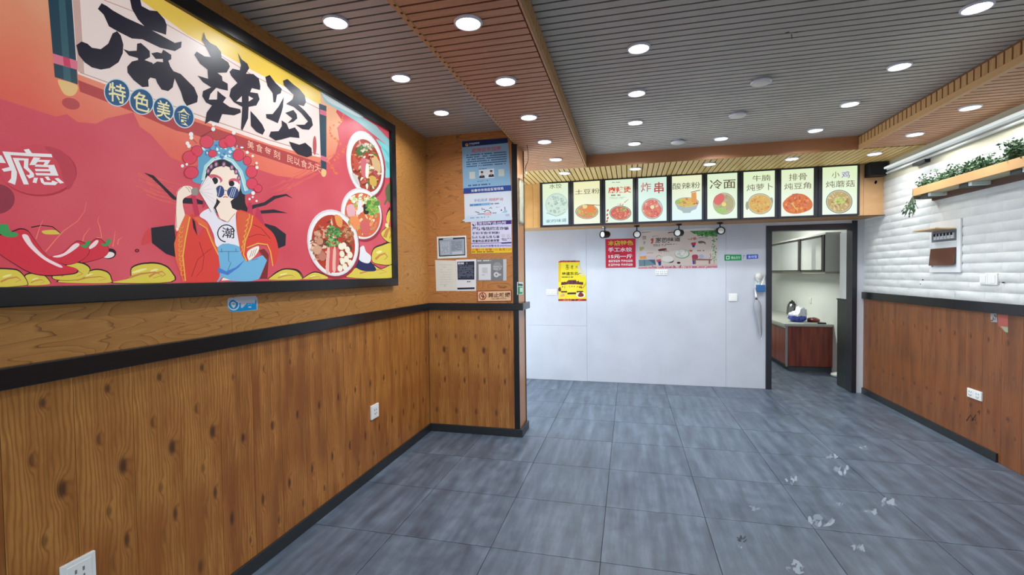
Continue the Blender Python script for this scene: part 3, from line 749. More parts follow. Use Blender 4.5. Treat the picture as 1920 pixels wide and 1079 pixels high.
def cloud(*k):
    global a
    a = A(); _cl(*k); a.build('printed_cloud', bill)
cloud([(-60, 880), (90, 872), (150, 895), (195, 960), (170, 985), (-60, 988)], c3); cloud([(190, 910), (300, 905), (360, 960), (340, 978), (185, 980)], c3, 2.5)
cloud([(380, 930), (430, 870), (520, 825), (600, 830), (648, 870), (600, 930), (480, 948)], c3, 4); cloud([(420, 960), (560, 920), (680, 875), (770, 890), (800, 935), (770, 968)], c3, 3.4)
cloud([(820, 965), (940, 930), (955, 860), (1050, 830), (1170, 840), (1228, 880), (1233, 958)], c3, 3.2)
cloud([(0, 940), (90, 930), (160, 965), (182, 1035), (0, 1040)], c4, 3); cloud([(812, 1005), (870, 970), (960, 968), (997, 1000), (985, 1022), (815, 1027)], c4, 3.3)
cloud([(90, 952), (160, 910), (235, 915), (268, 948), (258, 966), (90, 968)], c5, 3.8); cloud([(290, 955), (350, 925), (420, 948), (418, 962), (290, 964)], c5, 3)
cloud([(540, 952), (600, 895), (690, 880), (745, 905), (815, 880), (815, 955)], c5, 3); cloud([(690, 850), (700, 790), (750, 765), (815, 755), (815, 870), (720, 872)], c5, 3.6); cloud([(745, 690), (790, 640), (797, 552), (775, 610), (815, 700), (815, 745), (775, 735)], c5, 3.3)
a = A()
a.poly(smooth([(590, 850), (650, 835), (700, 880), (712, 915), (640, 915), (590, 890)]), (30, 40, 86), 5, c5); a.poly(smooth([(612, 790), (640, 765), (655, 800), (685, 830), (670, 870), (615, 850)]), (226, 226, 232), 5.4, c5)
a.build('printed_ornament', bill); a = A()
a.poly(smooth([(770, 430), (790, 395), (815, 385), (815, 515), (780, 490)]), (92, 104, 66), 4, c5); a.poly(stroke([(785, 480), (765, 520)], 14, 8), (92, 104, 66), 4.2, c5)
a.build('printed_ornament', bill); a = A()
a.poly([(898, 608), (950, 655), (1050, 722), (1180, 785), (1280, 850), (1372, 975), (1372, 1000), (1270, 915), (1150, 822), (1020, 742), (930, 690)], (150, 190, 194), 3, c2)
a.poly(smooth([(900, 612), (960, 640), (1080, 712), (1190, 775), (1160, 790), (1060, 740), (960, 690)]), (202, 212, 214), 3.5, c2)
a.poly([(600, -15), (660, 30), (740, 78), (806, 150), (806, 200), (740, 130), (640, 50)], (110, 190, 196), 2.8, c5)
for p in ([(715, 130), (760, 155), (806, 200), (806, 262), (770, 205), (745, 180)], [(745, 178), (790, 215), (806, 262), (806, 330), (775, 290), (762, 240)], [(768, 250), (806, 300), (808, 352), (765, 358), (772, 310)]): a.poly(smooth(p), (128, 206, 208), 3.2, c5)
a.build('printed_ornament', bill)
def pepper(body, hi, stem, lay):
    a = A(c3); cx = sum(p[0] for p in body) / len(body); cy = sum(p[1] for p in body) / len(body)
    sm = smooth(body); a.poly([(cx + (x - cx) * 1.025, cy + (y - cy) * 1.05) for x, y in sm], OUT, lay); a.poly(sm, (206, 52, 68), lay + .4)
    if hi: a.poly(smooth(hi), (238, 214, 216), lay + .8)
    st = smooth(stem, 3); a.poly(st, (62, 150, 84), lay + 1.2); a.build('printed_pepper', bill)
pepper([(-30, 640), (90, 600), (150, 580), (205, 597), (255, 665), (335, 762), (450, 830), (550, 862), (545, 892), (450, 906), (330, 910), (220, 890), (110, 830), (-30, 730)],
       [(160, 620), (200, 622), (240, 690), (330, 780), (445, 842), (430, 854), (320, 800), (230, 725), (180, 665)], [(-30, 548), (55, 545), (70, 590), (125, 605), (120, 632), (40, 632), (-30, 585)], 7)
pepper([(355, 778), (450, 750), (520, 690), (560, 665), (612, 680), (646, 722), (620, 780), (550, 820), (470, 832), (380, 795)], [(380, 775), (460, 752), (530, 690), (565, 680), (570, 700), (500, 752), (430, 782)], [(580, 695), (610, 690), (630, 662), (655, 665), (640, 700), (610, 714)], 5.5)
pepper([(630, 710), (690, 650), (740, 662), (786, 720), (760, 772), (680, 803), (580, 818), (640, 770)], [(640, 710), (690, 660), (712, 665), (690, 700), (650, 722)], [(728, 682), (760, 682), (775, 650), (805, 655), (785, 692), (750, 702)], 4.8)
a = A(c3)
for p in ([(330, 740), (400, 655), (460, 590), (560, 520), (610, 450), (625, 380)], [(260, 650), (285, 570), (312, 510)], [(595, 670), (610, 620), (650, 570)], [(700, 640), (735, 640), (720, 560), (705, 520), (715, 485)], [(815, 705), (825, 650), (832, 590)], [(850, 690), (855, 655), (885, 635)]):
    a.poly(stroke(p, 9, 3), (230, 128, 110), 3); a.build('printed_flame', bill); a = A(c3)
a.poly(smooth([(305, 590), (400, 585), (440, 612), (330, 615)]), (216, 190, 80), 2.6); a.poly(stroke([(225, 565), (300, 550), (380, 560), (440, 610)], 8, 6), OUT, 2.8); a.build('printed_ornament', bill); a = A(c3)
a.poly(ell(790, 755, 50, 38, -10), OUT, 3.1); a.poly(ell(785, 765, 42, 22, -8), (232, 222, 220), 3.4); a.build('printed_ornament', bill); a = A(c3); a.poly(ell(990, 733, 16, 12), OUT, 3); a.poly(ell(990, 733, 8, 6), (190, 60, 70), 3.3); a.build('printed_ornament', bill); a = A(c3)
a.poly(smooth([(1020, 690), (1050, 600), (1090, 575), (1090, 670)]), (206, 70, 74), 2.5)
a.build('printed_ornament', bill)
# the seated figure in an opera headdress
SK, RB, GOLD, TEAL, PANT = (246, 226, 208), (216, 66, 58), (226, 178, 74), (136, 192, 208), (112, 176, 214)
a = A(c4)
for p in ([(45, 700), (190, 680), (215, 890), (140, 865), (50, 795)], [(720, 660), (830, 690), (898, 740), (895, 812), (850, 830), (760, 800)],
          [(0, 350), (60, 368), (120, 428), (200, 505), (330, 515), (400, 540), (380, 552), (250, 545), (180, 517), (110, 442), (50, 385)],
          [(650, 575), (690, 555), (760, 538), (820, 498), (900, 485), (945, 515), (900, 497), (830, 517), (770, 557), (700, 575), (660, 600)], [(720, 592), (820, 583), (910, 606), (820, 605), (720, 612)]): a.poly(p, (36, 34, 46), 3 + .1 * len(a.f))
a.poly(smooth([(440, 470), (620, 430), (640, 540), (660, 600), (600, 620), (450, 600)]), (30, 28, 38), 3.6)
a.poly(smooth([(306, 400), (338, 330), (342, 250), (366, 190), (430, 158), (500, 145), (560, 190), (604, 250), (645, 300), (682, 380), (682, 470), (622, 482), (602, 370), (560, 310), (500, 275), (440, 280), (402, 330), (384, 400), (360, 422)]), (96, 156, 190), 4)
a.poly(smooth([(384, 400), (400, 320), (440, 284), (500, 268), (560, 300), (602, 370), (612, 470), (585, 480), (440, 470), (400, 420)]), (30, 28, 38), 4.6)
a.poly(stroke([(372, 400), (390, 310), (440, 262), (500, 250), (560, 275), (615, 345), (650, 465)], 20), (170, 214, 214), 5); a.poly(stroke([(380, 395), (398, 316), (444, 270), (500, 258), (556, 283), (607, 350), (640, 468)], 5), (230, 238, 236), 5.4)
a.scatter(500, 210, 130, 50, [(150, 206, 224), (66, 120, 176), (226, 236, 238)], 60, 11, 4.8, 3, asp=.8)
a.poly(smooth([(412, 372), (446, 324), (520, 310), (580, 348), (607, 400), (604, 462), (570, 512), (515, 550), (468, 522), (428, 472), (405, 422)]), SK, 6)
for x, y in ((405, 340), (425, 312), (456, 298), (505, 298), (555, 318), (583, 345), (600, 385)): a.poly(ell(x, y, 13, 18, 10), (110, 84, 112), 6.4); a.poly(ell(x, y, 6, 10, 10), (206, 150, 160), 6.7)
a.poly(ell(452, 388, 46, 24, 20), (206, 92, 108), 6.6); a.poly(ell(570, 412, 36, 26, 5), (212, 90, 110), 6.6); a.poly(ell(452, 404, 30, 24, 10), (244, 240, 238), 7); a.poly(ell(566, 426, 34, 22), (244, 240, 238), 7)
a.poly(ell(448, 402, 20, 22), (24, 22, 30), 7.3); a.poly(ell(554, 420, 18, 18), (24, 22, 30), 7.3)
a.poly(ell(480, 470, 28, 38), (50, 66, 116), 7.6); a.poly(ell(562, 476, 37, 37), (50, 66, 116), 7.6); a.poly(stroke([(508, 462), (526, 466)], 4), (60, 60, 70), 7.6)
for x in (548, 560, 572): a.poly(stroke([(x - 8, 505), (x + 12, 446)], 5), (170, 186, 210), 7.9)
a.poly(stroke([(470, 500), (484, 440)], 5), (170, 186, 210), 7.9); a.poly(stroke([(500, 507), (515, 503), (530, 507)], 5), (170, 70, 80), 7.4); a.poly(stroke([(502, 490), (520, 492)], 3), (180, 120, 110), 7.4)
for x, y, rx, ry in ((397, 155, 42, 40), (505, 165, 32, 30), (545, 150, 38, 38), (335, 215, 35, 35), (290, 255, 45, 42), (433, 230, 27, 23), (300, 350, 44, 38), (597, 240, 35, 37), (653, 275, 25, 28), (680, 345, 35, 38), (682, 420, 35, 35), (722, 450, 25, 25)):
    a.poly(ell(x, y, rx + 2, ry + 2), (120, 30, 50), 8); a.poly(ell(x, y, rx - 1, ry - 1), (214, 66, 90), 8.4)
for x, y, r in ((440, 45, 11), (438, 75, 13), (298, 108, 14), (300, 130, 12), (275, 165, 12), (285, 182, 12), (568, 98, 12), (243, 308, 10), (271, 298, 8), (653, 222, 10), (688, 245, 8), (712, 290, 8), (715, 318, 10), (668, 518, 7), (690, 480, 12), (712, 530, 7), (688, 505, 7)):
    a.poly(ell(x, y, r, r * 1.05, 0, 12), (232, 234, 230), 8.8)
for p in ([(355, 125), (440, 80)], [(300, 130), (335, 165)], [(285, 182), (320, 200)], [(653, 222), (640, 250)], [(712, 290), (690, 320)]): a.poly(stroke(p, 3), (70, 30, 40), 7.9)
a.poly([(483, 535), (548, 535), (558, 575), (592, 590), (560, 650), (525, 666), (480, 640), (455, 575)], SK, 5.6)
a.poly(smooth([(385, 588), (440, 575), (462, 620), (490, 652), (530, 664), (565, 640), (588, 592), (604, 700), (602, 825), (468, 825), (440, 740), (400, 660), (352, 625)]), (230, 226, 236), 6.2)
a.poly(stroke([(440, 578), (470, 640), (530, 664), (575, 610)], 3), (80, 70, 84), 6.5); a.poly(stroke(ell(520, 735, 54, 54, 40, 20)[3:18], 7), (40, 36, 46), 6.6); a.text('潮', [(492, 695), (570, 703), (570, 768), (492, 762)], (36, 34, 44), 6.8, .008)
a.poly(smooth([(205, 500), (213, 466), (245, 438), (292, 436), (312, 456), (300, 487), (250, 516), (246, 560), (258, 640), (206, 722), (200, 600)]), SK, 6); a.poly(stroke([(207, 700), (201, 600), (206, 500), (214, 468), (245, 438)], 3), (90, 60, 60), 6.3)
for p in ([(262, 440), (278, 452), (290, 475)], [(280, 438), (295, 452), (303, 468)]): a.poly(stroke(p, 3), (150, 110, 100), 6.4)
a.poly(ell(322, 470, 24, 26, 20), (150, 140, 132), 6.5); a.poly([(345, 465), (368, 412), (402, 368), (430, 392), (452, 436), (463, 482), (456, 540), (426, 600)], (238, 228, 228), 9)
for i in range(6): a.poly(stroke([(347, 466), (410 + i * 9, 385 + i * 34)], 1.6), (196, 180, 184), 9.3)
a.poly(stroke([(345, 465), (402, 368)], 3), (80, 64, 72), 9.4); a.poly(stroke([(345, 465), (426, 600)], 3), (80, 64, 72), 9.4)
for p in ([(300, 500), (325, 488), (352, 620), (325, 627)], [(375, 520), (392, 540), (380, 575), (370, 570)], [(660, 540), (680, 540), (690, 615), (650, 612)], [(715, 565), (735, 590), (766, 686), (700, 650)]): a.poly(p, (190, 52, 84), 5.4)
a.poly([(262, 612), (292, 626), (275, 720), (262, 820), (256, 930), (268, 1036), (245, 1038), (232, 990), (200, 900), (190, 800), (222, 700)], (224, 104, 66), 6.6)
a.poly(smooth([(290, 622), (330, 640), (345, 760), (390, 690), (432, 770), (472, 880), (462, 1040), (262, 1040), (248, 900), (262, 780)]), RB, 6.9); a.poly([(312, 634), (345, 632), (400, 672), (420, 740), (466, 832), (470, 880), (432, 800), (395, 700), (340, 668)], (224, 104, 66), 7.2)
a.poly(stroke([(290, 630), (262, 770), (246, 880), (262, 1036)], 8), GOLD, 7.4); a.poly(stroke([(345, 672), (395, 702), (430, 790), (470, 870)], 6), GOLD, 7.5); a.poly([(304, 636), (322, 660), (338, 752), (312, 700)], (36, 30, 40), 7.3)
for k in range(11): a.poly(stroke(ell(238 - 8 * math.sin(k * .4), 690 + k * 30, 11, 11, 0, 10)[:8], 3), GOLD, 7.2)
for p in ([(300, 1010), (340, 900), (400, 850), (430, 830)], [(350, 790), (380, 880), (370, 960), (330, 1010)]): a.poly(stroke(p, 3, 2), (120, 30, 36), 7.6)
a.poly(smooth([(470, 818), (602, 818), (650, 905), (760, 872), (784, 910), (722, 1026), (540, 1034), (500, 1010), (458, 1034)]), PANT, 6.8); a.poly([(470, 950), (520, 975), (580, 950), (640, 900), (600, 950), (530, 1000), (465, 980)], (70, 120, 196), 7.1)
for p in ([(535, 850), (535, 910), (550, 920), (530, 970)], [(490, 830), (490, 855)], [(580, 830), (582, 850)], [(470, 850), (600, 850)], [(680, 905), (720, 895)]): a.poly(stroke(p, 3), (50, 80, 130), 7.2)
a.poly([(500, 1015), (545, 1030), (490, 1034)], SK, 7.2)
a.poly(smooth([(592, 588), (690, 618), (745, 672), (822, 742), (850, 850), (818, 945), (795, 830), (725, 800), (655, 826), (658, 915), (618, 870), (598, 780), (583, 680)]), RB, 7.2); a.poly([(592, 590), (690, 620), (682, 680), (644, 780), (628, 880), (602, 800), (584, 690)], (214, 92, 62), 7.5)
a.poly(stroke([(688, 622), (676, 690), (640, 785), (630, 870), (650, 912)], 7), GOLD, 7.8); a.poly(stroke([(650, 826), (720, 798), (780, 806), (800, 850), (815, 942)], 7), GOLD, 7.8)
for k in range(7): a.poly(stroke([(610 + k * 6, 860 - k * 34), (625 + k * 7, 840 - k * 34), (618 + k * 8, 815 - k * 34)], 4), GOLD, 7.9)
a.poly([(724, 842), (760, 832), (790, 870), (780, 1022), (730, 1022), (778, 905)], (124, 44, 44), 7.4); a.poly(smooth([(655, 850), (720, 815), (726, 840), (700, 880), (662, 905)]), (244, 232, 220), 7.7)
for k in range(3): a.poly(stroke([(668 + k * 14, 888 - k * 6), (684 + k * 14, 842 - k * 6)], 3), (130, 90, 80), 8)
for p in ([(690, 680), (740, 700), (800, 770)], [(660, 760), (720, 740), (770, 750)]): a.poly(stroke(p, 3), (120, 30, 36), 7.8)
tag(a.build('printed_figure', bill), 'printed seated girl in opera headdress with sunglasses and fan')
# the three bowls
def bowl(cx, cy, rx, ry, rot, srx, sry, scx, scy, broth, foods, n, seed, lay, extra):
    a = A(c5); a.poly(ell(cx + 8, cy + 16, rx, ry, rot, 36), (150, 44, 58), lay); a.poly(ell(cx, cy, rx, ry, rot, 36), (214, 212, 214), lay + .4); a.poly(ell(cx + 2, cy + 2, rx * .95, ry * .95, rot, 36), (232, 230, 230), lay + .7)
    a.poly(ell(scx, scy, srx, sry, rot, 36), broth, lay + 1); a.scatter(scx, scy, srx * .86, sry * .88, foods, n, 17, lay + 1.3, seed, rot, .6)
    for e in extra:
        if len(e) == 2: a.poly(smooth(e[0], 3), e[1], lay + 5)
        else: a.scatter(e[0], e[1], e[2], e[3], e[4], e[5], e[6], lay + 5, e[7], 0, .7)
        lay += .35
    a.build('printed_bowl', bill)
bowl(650, 276, 108, 198, -11, 88, 160, 656, 288, (170, 66, 46), [(222, 206, 176), (196, 92, 74), (96, 124, 66), (206, 150, 140), (236, 226, 206), (110, 52, 34), (222, 170, 96)], 120, 4, 4,
     [([(625, 250), (655, 255), (660, 350), (630, 345)], (206, 110, 118)), ([(600, 190), (640, 160), (650, 210), (610, 230)], (78, 110, 58)), (660, 180, 40, 24, [(226, 212, 190), (200, 190, 170), (120, 140, 90)], 26, 11, 2), ([(655, 280), (672, 285), (668, 360), (652, 350)], (240, 232, 218)), ([(575, 220), (590, 230), (612, 300), (600, 320), (580, 260)], (196, 86, 70)), ([(690, 240), (735, 260), (740, 330), (700, 300)], (216, 178, 132)), ([(680, 350), (715, 360), (715, 410), (680, 400)], (206, 170, 80)), ([(700, 310), (730, 350), (720, 365), (690, 320)], (180, 84, 82)), ([(570, 330), (600, 350), (620, 410), (590, 380)], (206, 200, 196))])
bowl(627, 574, 120, 154, -12, 104, 134, 634, 582, (206, 104, 62), [(236, 196, 150), (222, 90, 60), (150, 186, 84), (240, 224, 204), (206, 130, 100), (230, 150, 80)], 100, 8, 5,
     [(625, 490, 60, 26, [(222, 226, 190), (196, 214, 140), (232, 230, 214)], 30, 14, 3), (695, 525, 36, 55, [(128, 182, 76), (100, 156, 60), (160, 204, 100), (84, 136, 52)], 60, 13, 4), ([(640, 520), (668, 530), (672, 570), (645, 575)], (34, 28, 34)), ([(610, 500), (630, 500), (628, 560), (605, 580)], (226, 222, 228)), ([(540, 530), (580, 520), (590, 580), (550, 590)], (226, 170, 176)), ([(618, 630), (668, 615), (680, 690), (640, 700)], (206, 96, 92)), ([(560, 600), (600, 590), (620, 640), (580, 660)], (232, 140, 84))])
bowl(458, 748, 152, 200, -10, 128, 174, 460, 754, (178, 56, 36), [(150, 92, 66), (206, 160, 130), (96, 58, 44), (190, 112, 70), (222, 196, 170)], 130, 12, 6,
     [(460, 712, 46, 70, [(60, 120, 58), (92, 156, 80), (130, 182, 110), (50, 100, 50)], 90, 11, 5), (365, 770, 34, 90, [(200, 150, 124), (170, 112, 92), (222, 184, 156), (120, 76, 60)], 50, 14, 6), (550, 690, 34, 70, [(170, 110, 70), (140, 84, 56), (196, 140, 90)], 40, 13, 7), ([(470, 580), (512, 600), (510, 655), (480, 640)], (222, 150, 80))]
     + [([(425 + k * 18, 775 + k * 4), (440 + k * 18, 778 + k * 4), (434 + k * 20, 925 - k * 4), (415 + k * 20, 905 + k * 2)], (206, 84, 86) if k % 2 else (230, 178, 166)) for k in range(4)]
     + [(ell(x, y, 15, 20, -10, 10), (236, 228, 206)) for x, y in ((505, 770), (523, 765), (545, 790), (512, 815), (538, 845), (515, 858), (560, 820), (500, 900), (530, 893), (560, 868))]
     + [(ell(365, 790, 24, 28, 0, 12), (206, 156, 130)), (ell(380, 740, 20, 20, 0, 12), (196, 140, 110)), (ell(395, 830, 22, 26, 0, 12), (190, 120, 100))])

# ------------------------------------------------------------------ small things on the left wall and pier
def wall_plate(name, c, ax, sign, w, h, label, cat, kind='socket', n=1, group=None):
    """rounded cover plate on a wall plane; c = centre on the wall"""
    r = tag(empty(name, c), label, cat, group); d = .012
    def bx(nm, u0, u1, v0, v1, d0, d1, mat, bev=0.0):
        p = [c[0], c[0], c[1], c[1], c[2] + v0, c[2] + v1]
        k = 1 - ax
        p[2 * k], p[2 * k + 1] = c[k] + u0, c[k] + u1
        p[2 * ax], p[2 * ax + 1] = c[ax] + sign * d0, c[ax] + sign * d1
        return box(nm, p[0], p[1], p[2], p[3], p[4], p[5], mat, r, bev)
    bx('cover_plate', -w / 2, w / 2, -h / 2, h / 2, 0.0, d, WHITEP, .003)
    if kind == 'socket':
        for i in range(n):
            o = (i - (n - 1) / 2) * w / n
            bx('socket_face', o - w / n * .36, o + w / n * .36, -h * .36, h * .36, d - .002, d + .0015, WHITEP, .001)
            for u, v, ww in ((-.012, .012, .003), (.012, .012, .003), (-.013, -.014, .0025), (.013, -.014, .0025), (0, -.02, .0025)): bx('slot', o + u - ww, o + u + ww, v - .007, v + .007, d + .0012, d + .0022, M('slot_dark', (120, 120, 118), .6))
    else:
        bx('rocker', -w * .33, w * .33, -h * .36, h * .36, d - .002, d + .003, WHITEP, .002)
    return r
wall_plate('power_socket', (XL, 2.53, .485), 0, 1, .105, .105, 'white power socket low on the plank wall near the pier', 'socket')
wall_plate('power_socket', (XL, .545, .485), 0, 1, .105, .105, 'white power socket on the knotty planks below the red peppers', 'socket')
wall_plate('power_socket', (XR, 4.02, .472), 0, -1, .165, .075, 'wide white power socket on the right plank wall', 'socket', n=2)
wall_plate('power_socket', (-.307, YB, 1.255), 1, -1, .15, .08, 'wide white socket beside the yellow poster', 'socket', n=3)
wall_plate('power_socket', (1.18, YB, 1.516), 1, -1, .155, .075, 'wide white socket below the beige dumpling poster', 'socket', n=3)
wall_plate('light_switch', (2.062, YB, 1.18), 1, -1, .1, .1, 'square white switch on the white wall below the green sticker', 'switch', 'switch')
wall_plate('light_switch', (XR - .006, 3.925, 1.43), 0, -1, .085, .085, 'small white switch on bricks, next to the breaker box', 'switch', 'switch')
wall_plate('light_switch', (XR - .006, 3.83, 1.432), 0, -1, .1, .09, 'larger blank white switch plate on bricks beside small switch', 'switch', 'switch')

# blue and white torn sticker
cs = crop(410, 545, 21.33)
q = [cs(p) for p in [(400, 300), (560, 280), (590, 330), (650, 260), (1480, 215), (1555, 320), (1555, 760), (1500, 790), (700, 860), (480, 855), (380, 740), (355, 400)]]
r, art = sheet('wall_sticker', q, 0, XL, 1, ink((206, 204, 216)), 'torn blue and white sticker under the billboard frame', 'sticker')
a = art(cs)
a.poly([(385, 560), (700, 500), (840, 500), (880, 520), (900, 700), (960, 690), (1130, 510), (1450, 520), (1470, 380), (1510, 360), (1520, 770), (700, 850), (490, 850), (390, 740)], (0, 150, 214), 1)
a.poly(ell(600, 570, 225, 230, 0), (214, 232, 240), 2); a.poly(ell(595, 560, 190, 190, 0), (20, 140, 200), 3); a.poly(smooth([(480, 540), (560, 450), (690, 530), (600, 710)]), (206, 224, 236), 4); a.poly(ell(600, 550, 60, 40, 0), (150, 176, 170), 5)
a.poly([(420, 300), (740, 300), (740, 480), (640, 400), (560, 360), (430, 420)], (206, 204, 216), 4)
a.text('之家', [(1190, 350), (1440, 330), (1450, 480), (1190, 490)], (190, 220, 236), 3, .01); a.lines([(1150, 540), (1450, 530), (1450, 580), (1150, 590)], 1, (90, 200, 244), 3, .9, cell=9); a.lines([(1190, 640), (1440, 630), (1440, 690), (1190, 700)], 1, (206, 232, 244), 3, .9, cell=6)
a.build('sticker_print', r)

# notices on the pier
cn = crop(860, 255, 9.809)
r, art = sheet('notice', [cn(p) for p in [(60, 100), (900, 35), (968, 1010), (85, 1065)]], 1, YC, -1, ink((140, 184, 216)), 'light blue official notice with navy bands, topmost on the pier', 'notice')
a = art(cn); NAVY = (34, 56, 116); DK = (40, 62, 110)
a.poly([(60, 100), (900, 35), (906, 128), (66, 210)], (26, 44, 92), 1); a.poly([(90, 965), (962, 905), (968, 1010), (85, 1065)], (40, 72, 146), 1)
a.poly(ell(150, 165, 28, 28), (214, 190, 110), 2); a.poly(ell(150, 160, 14, 14), (190, 60, 50), 3); a.text('市场监督管理', [(190, 130), (380, 112), (380, 145), (190, 162)], (220, 226, 236), 2, .012); a.lines([(190, 172), (370, 155), (370, 166), (190, 182)], 1, (170, 180, 200), 2, cell=14)
a.text('疫情服务指南', [(240, 230), (775, 180), (778, 262), (240, 312)], (214, 92, 96), 2, .012)
a.lines([(140, 350), (880, 285), (890, 540), (145, 600)], 6, DK, 2, .42, 3, .1, 26)
for x, y in ((250, 725), (785, 675)): a.poly([(x - 55, y - 60), (x + 50, y - 68), (x + 54, y + 62), (x - 50, y + 70)], (206, 214, 206), 2)
a.poly([(375, 625), (650, 600), (655, 770), (378, 790)], (220, 228, 236), 2)
for x, y in ((428, 700), (598, 680)):
    a.poly([(x - 50, y + 80), (x - 45, y + 40), (x - 15, y + 25), (x + 15, y + 22), (x + 48, y + 32), (x + 52, y + 72)], (40, 42, 52), 3); a.poly(ell(x, y - 10, 24, 34), (216, 190, 172), 3.4); a.poly(ell(x, y - 34, 26, 18), (46, 40, 42), 3.8); a.poly([(x - 8, y + 24), (x + 8, y + 23), (x + 2, y + 50)], (220, 220, 224), 4)
a.lines([(375, 605), (640, 582), (640, 596), (375, 620)], 1, DK, 3, .9, cell=20); a.lines([(345, 832), (700, 800), (700, 815), (345, 848)], 1, DK, 3, .8, cell=30, gap=.3); a.lines([(175, 905), (900, 850), (902, 880), (178, 935)], 1, DK, 3, .8, cell=34)
a.text('长春市市场监督管理局', [(228, 985), (822, 938), (824, 990), (230, 1035)], (224, 230, 240), 3, .014)
a.build('notice_print', r)
cm = crop(860, 345, 7.992)
r, art = sheet('notice', [cm(p) for p in [(82, 155), (788, 103), (797, 540), (92, 575)]], 1, YC, -1, ink((214, 224, 236)), 'white notice with pale drawings directly below the light blue notice', 'notice', .001)
a = art(cm)
a.text('手机阅读', [(228, 230), (430, 215), (430, 262), (230, 276)], (120, 140, 176), 2, .008); a.text('网络移动', [(455, 215), (665, 205), (665, 250), (455, 262)], (190, 104, 124), 2, .008)
a.poly([(163, 302), (470, 282), (470, 318), (165, 340)], (128, 176, 214), 2); a.lines([(172, 312), (462, 292), (462, 310), (172, 330)], 1, (60, 100, 160), 3, .9, cell=18); a.lines([(478, 290), (705, 278), (705, 298), (478, 312)], 1, (110, 124, 150), 3, .9, cell=14)
a.poly(smooth([(105, 520), (140, 480), (400, 470), (720, 440), (780, 500), (790, 530), (110, 560)]), (196, 216, 232), 1.5)
for p in ([(250, 420), (310, 430)], [(285, 455), (390, 450)], [(505, 438), (570, 434)], [(350, 360), (352, 390), (375, 375), (395, 390)], [(460, 372), (480, 352), (500, 372)], [(690, 345), (695, 400)], [(380, 425), (420, 395), (460, 405), (490, 440)]): a.poly(stroke(p, 10, 8), (60, 60, 76), 3)
a.poly([(390, 430), (485, 420), (490, 470), (385, 475)], (216, 180, 186), 2.5); a.poly(ell(640, 395, 10, 12), (60, 70, 96), 3); a.poly([(690, 400), (730, 395), (725, 430), (640, 432)], (150, 196, 220), 2.8); a.lines([(560, 345), (660, 335), (660, 355), (560, 366)], 1, (150, 160, 176), 3, cell=8)
a.lines([(175, 505), (690, 475), (690, 492), (175, 524)], 1, (120, 150, 186), 3, .8, cell=22, gap=.25); a.poly([(700, 455), (760, 450), (762, 482), (702, 486)], (176, 186, 200), 3)
a.build('notice_print', r)
r, art = sheet('notice', [cm(p) for p in [(183, 575), (790, 545), (796, 1030), (192, 1045)]], 1, YC, -1, ink((208, 206, 230)), 'lavender police notice with yellow bottom band on the pier', 'notice', .001)
a = art(cm); PUR = (58, 46, 120); BK = (40, 38, 66)
a.poly([(275, 572), (788, 545), (789, 602), (280, 622)], PUR, 1); a.text('深圳街派出所', [(285, 572), (712, 558), (714, 606), (287, 618)], (224, 222, 238), 2, .012)
a.poly(stroke([(205, 600), (222, 640), (222, 605), (240, 640), (258, 600)], 9), BK, 2)
a.text('严防电信网络诈骗', [(200, 645), (745, 640), (745, 690), (202, 702)], BK, 2, .014); a.text('不听!不信!不转账!', [(200, 722), (612, 710), (612, 752), (202, 762)], BK, 2, .014)
a.text('防火 防盗 防抢 防骗', [(202, 780), (608, 770), (608, 812), (203, 822)], BK, 2, .014); a.text('贵重物品请妥善保管', [(203, 840), (608, 828), (608, 868), (204, 880)], BK, 2, .014)
for x in (668, 745): a.poly([(x - 26, 755), (x + 26, 752), (x + 27, 805), (x - 25, 808)], (196, 192, 206), 2)
a.lines([(640, 820), (780, 812), (780, 855), (642, 862)], 2, BK, 2, .5, cell=10); a.poly([(190, 890), (640, 878), (640, 890), (190, 902)], (130, 126, 170), 2); a.poly([(640, 878), (792, 870), (792, 892), (640, 898)], PUR, 2)
a.text('本地区派出所报警电话:84645666', [(196, 918), (790, 906), (790, 942), (197, 950)], (96, 84, 160), 2, .012)
a.poly([(190, 966), (795, 956), (796, 1028), (192, 1044)], (228, 190, 46), 2); a.text('火警119 报警110 急救120', [(198, 972), (786, 962), (786, 1000), (199, 1006)], (190, 90, 34), 3, .014); a.lines([(198, 1014), (786, 1006), (786, 1024), (199, 1032)], 1, (110, 92, 30), 3, .9, cell=30)
a.build('notice_print', r)
cp = crop(800, 400, 5.68)
r, art = sheet('certificate', [cp(p) for p in [(108, 252), (420, 238), (428, 472), (115, 486)]], 1, YC, -1, ink((226, 228, 226)), 'grey printed licence with dark border and white margin on pier', 'paper')
a = art(cp); a.poly([(125, 270), (408, 255), (412, 450), (132, 463)], (44, 48, 56), 1); a.poly([(134, 290), (400, 272), (404, 440), (142, 452)], (158, 170, 182), 2); a.poly([(150, 310), (240, 303), (245, 435), (155, 442)], (180, 190, 200), 3)
a.lines([(262, 300), (375, 290), (380, 395), (266, 405)], 9, (100, 112, 126), 4, .4, cell=10); a.lines([(158, 318), (235, 312), (240, 430), (162, 436)], 8, (120, 130, 142), 4, .35, cell=6, gap=.4); a.poly([(175, 272), (280, 266), (280, 278), (175, 284)], (200, 206, 212), 4); a.poly([(270, 415), (380, 405), (382, 435), (272, 442)], (190, 198, 206), 4)
a.build('certificate_print', r)
r, art = sheet('paper_sheet', [cp(p) for p in [(90, 500), (310, 505), (320, 828), (102, 830)]], 1, YC, -1, ink((222, 220, 208)), 'blank cream paper sheet with faint lines taped on the pier', 'paper', .001)
a = art(cp); a.lines([(140, 545), (270, 548), (275, 780), (145, 785)], 9, (202, 200, 190), 1, .2, cell=3); a.poly(stroke([(185, 780), (195, 765), (200, 785)], 5, 3), (150, 150, 150), 1.5); a.build('paper_print', r)
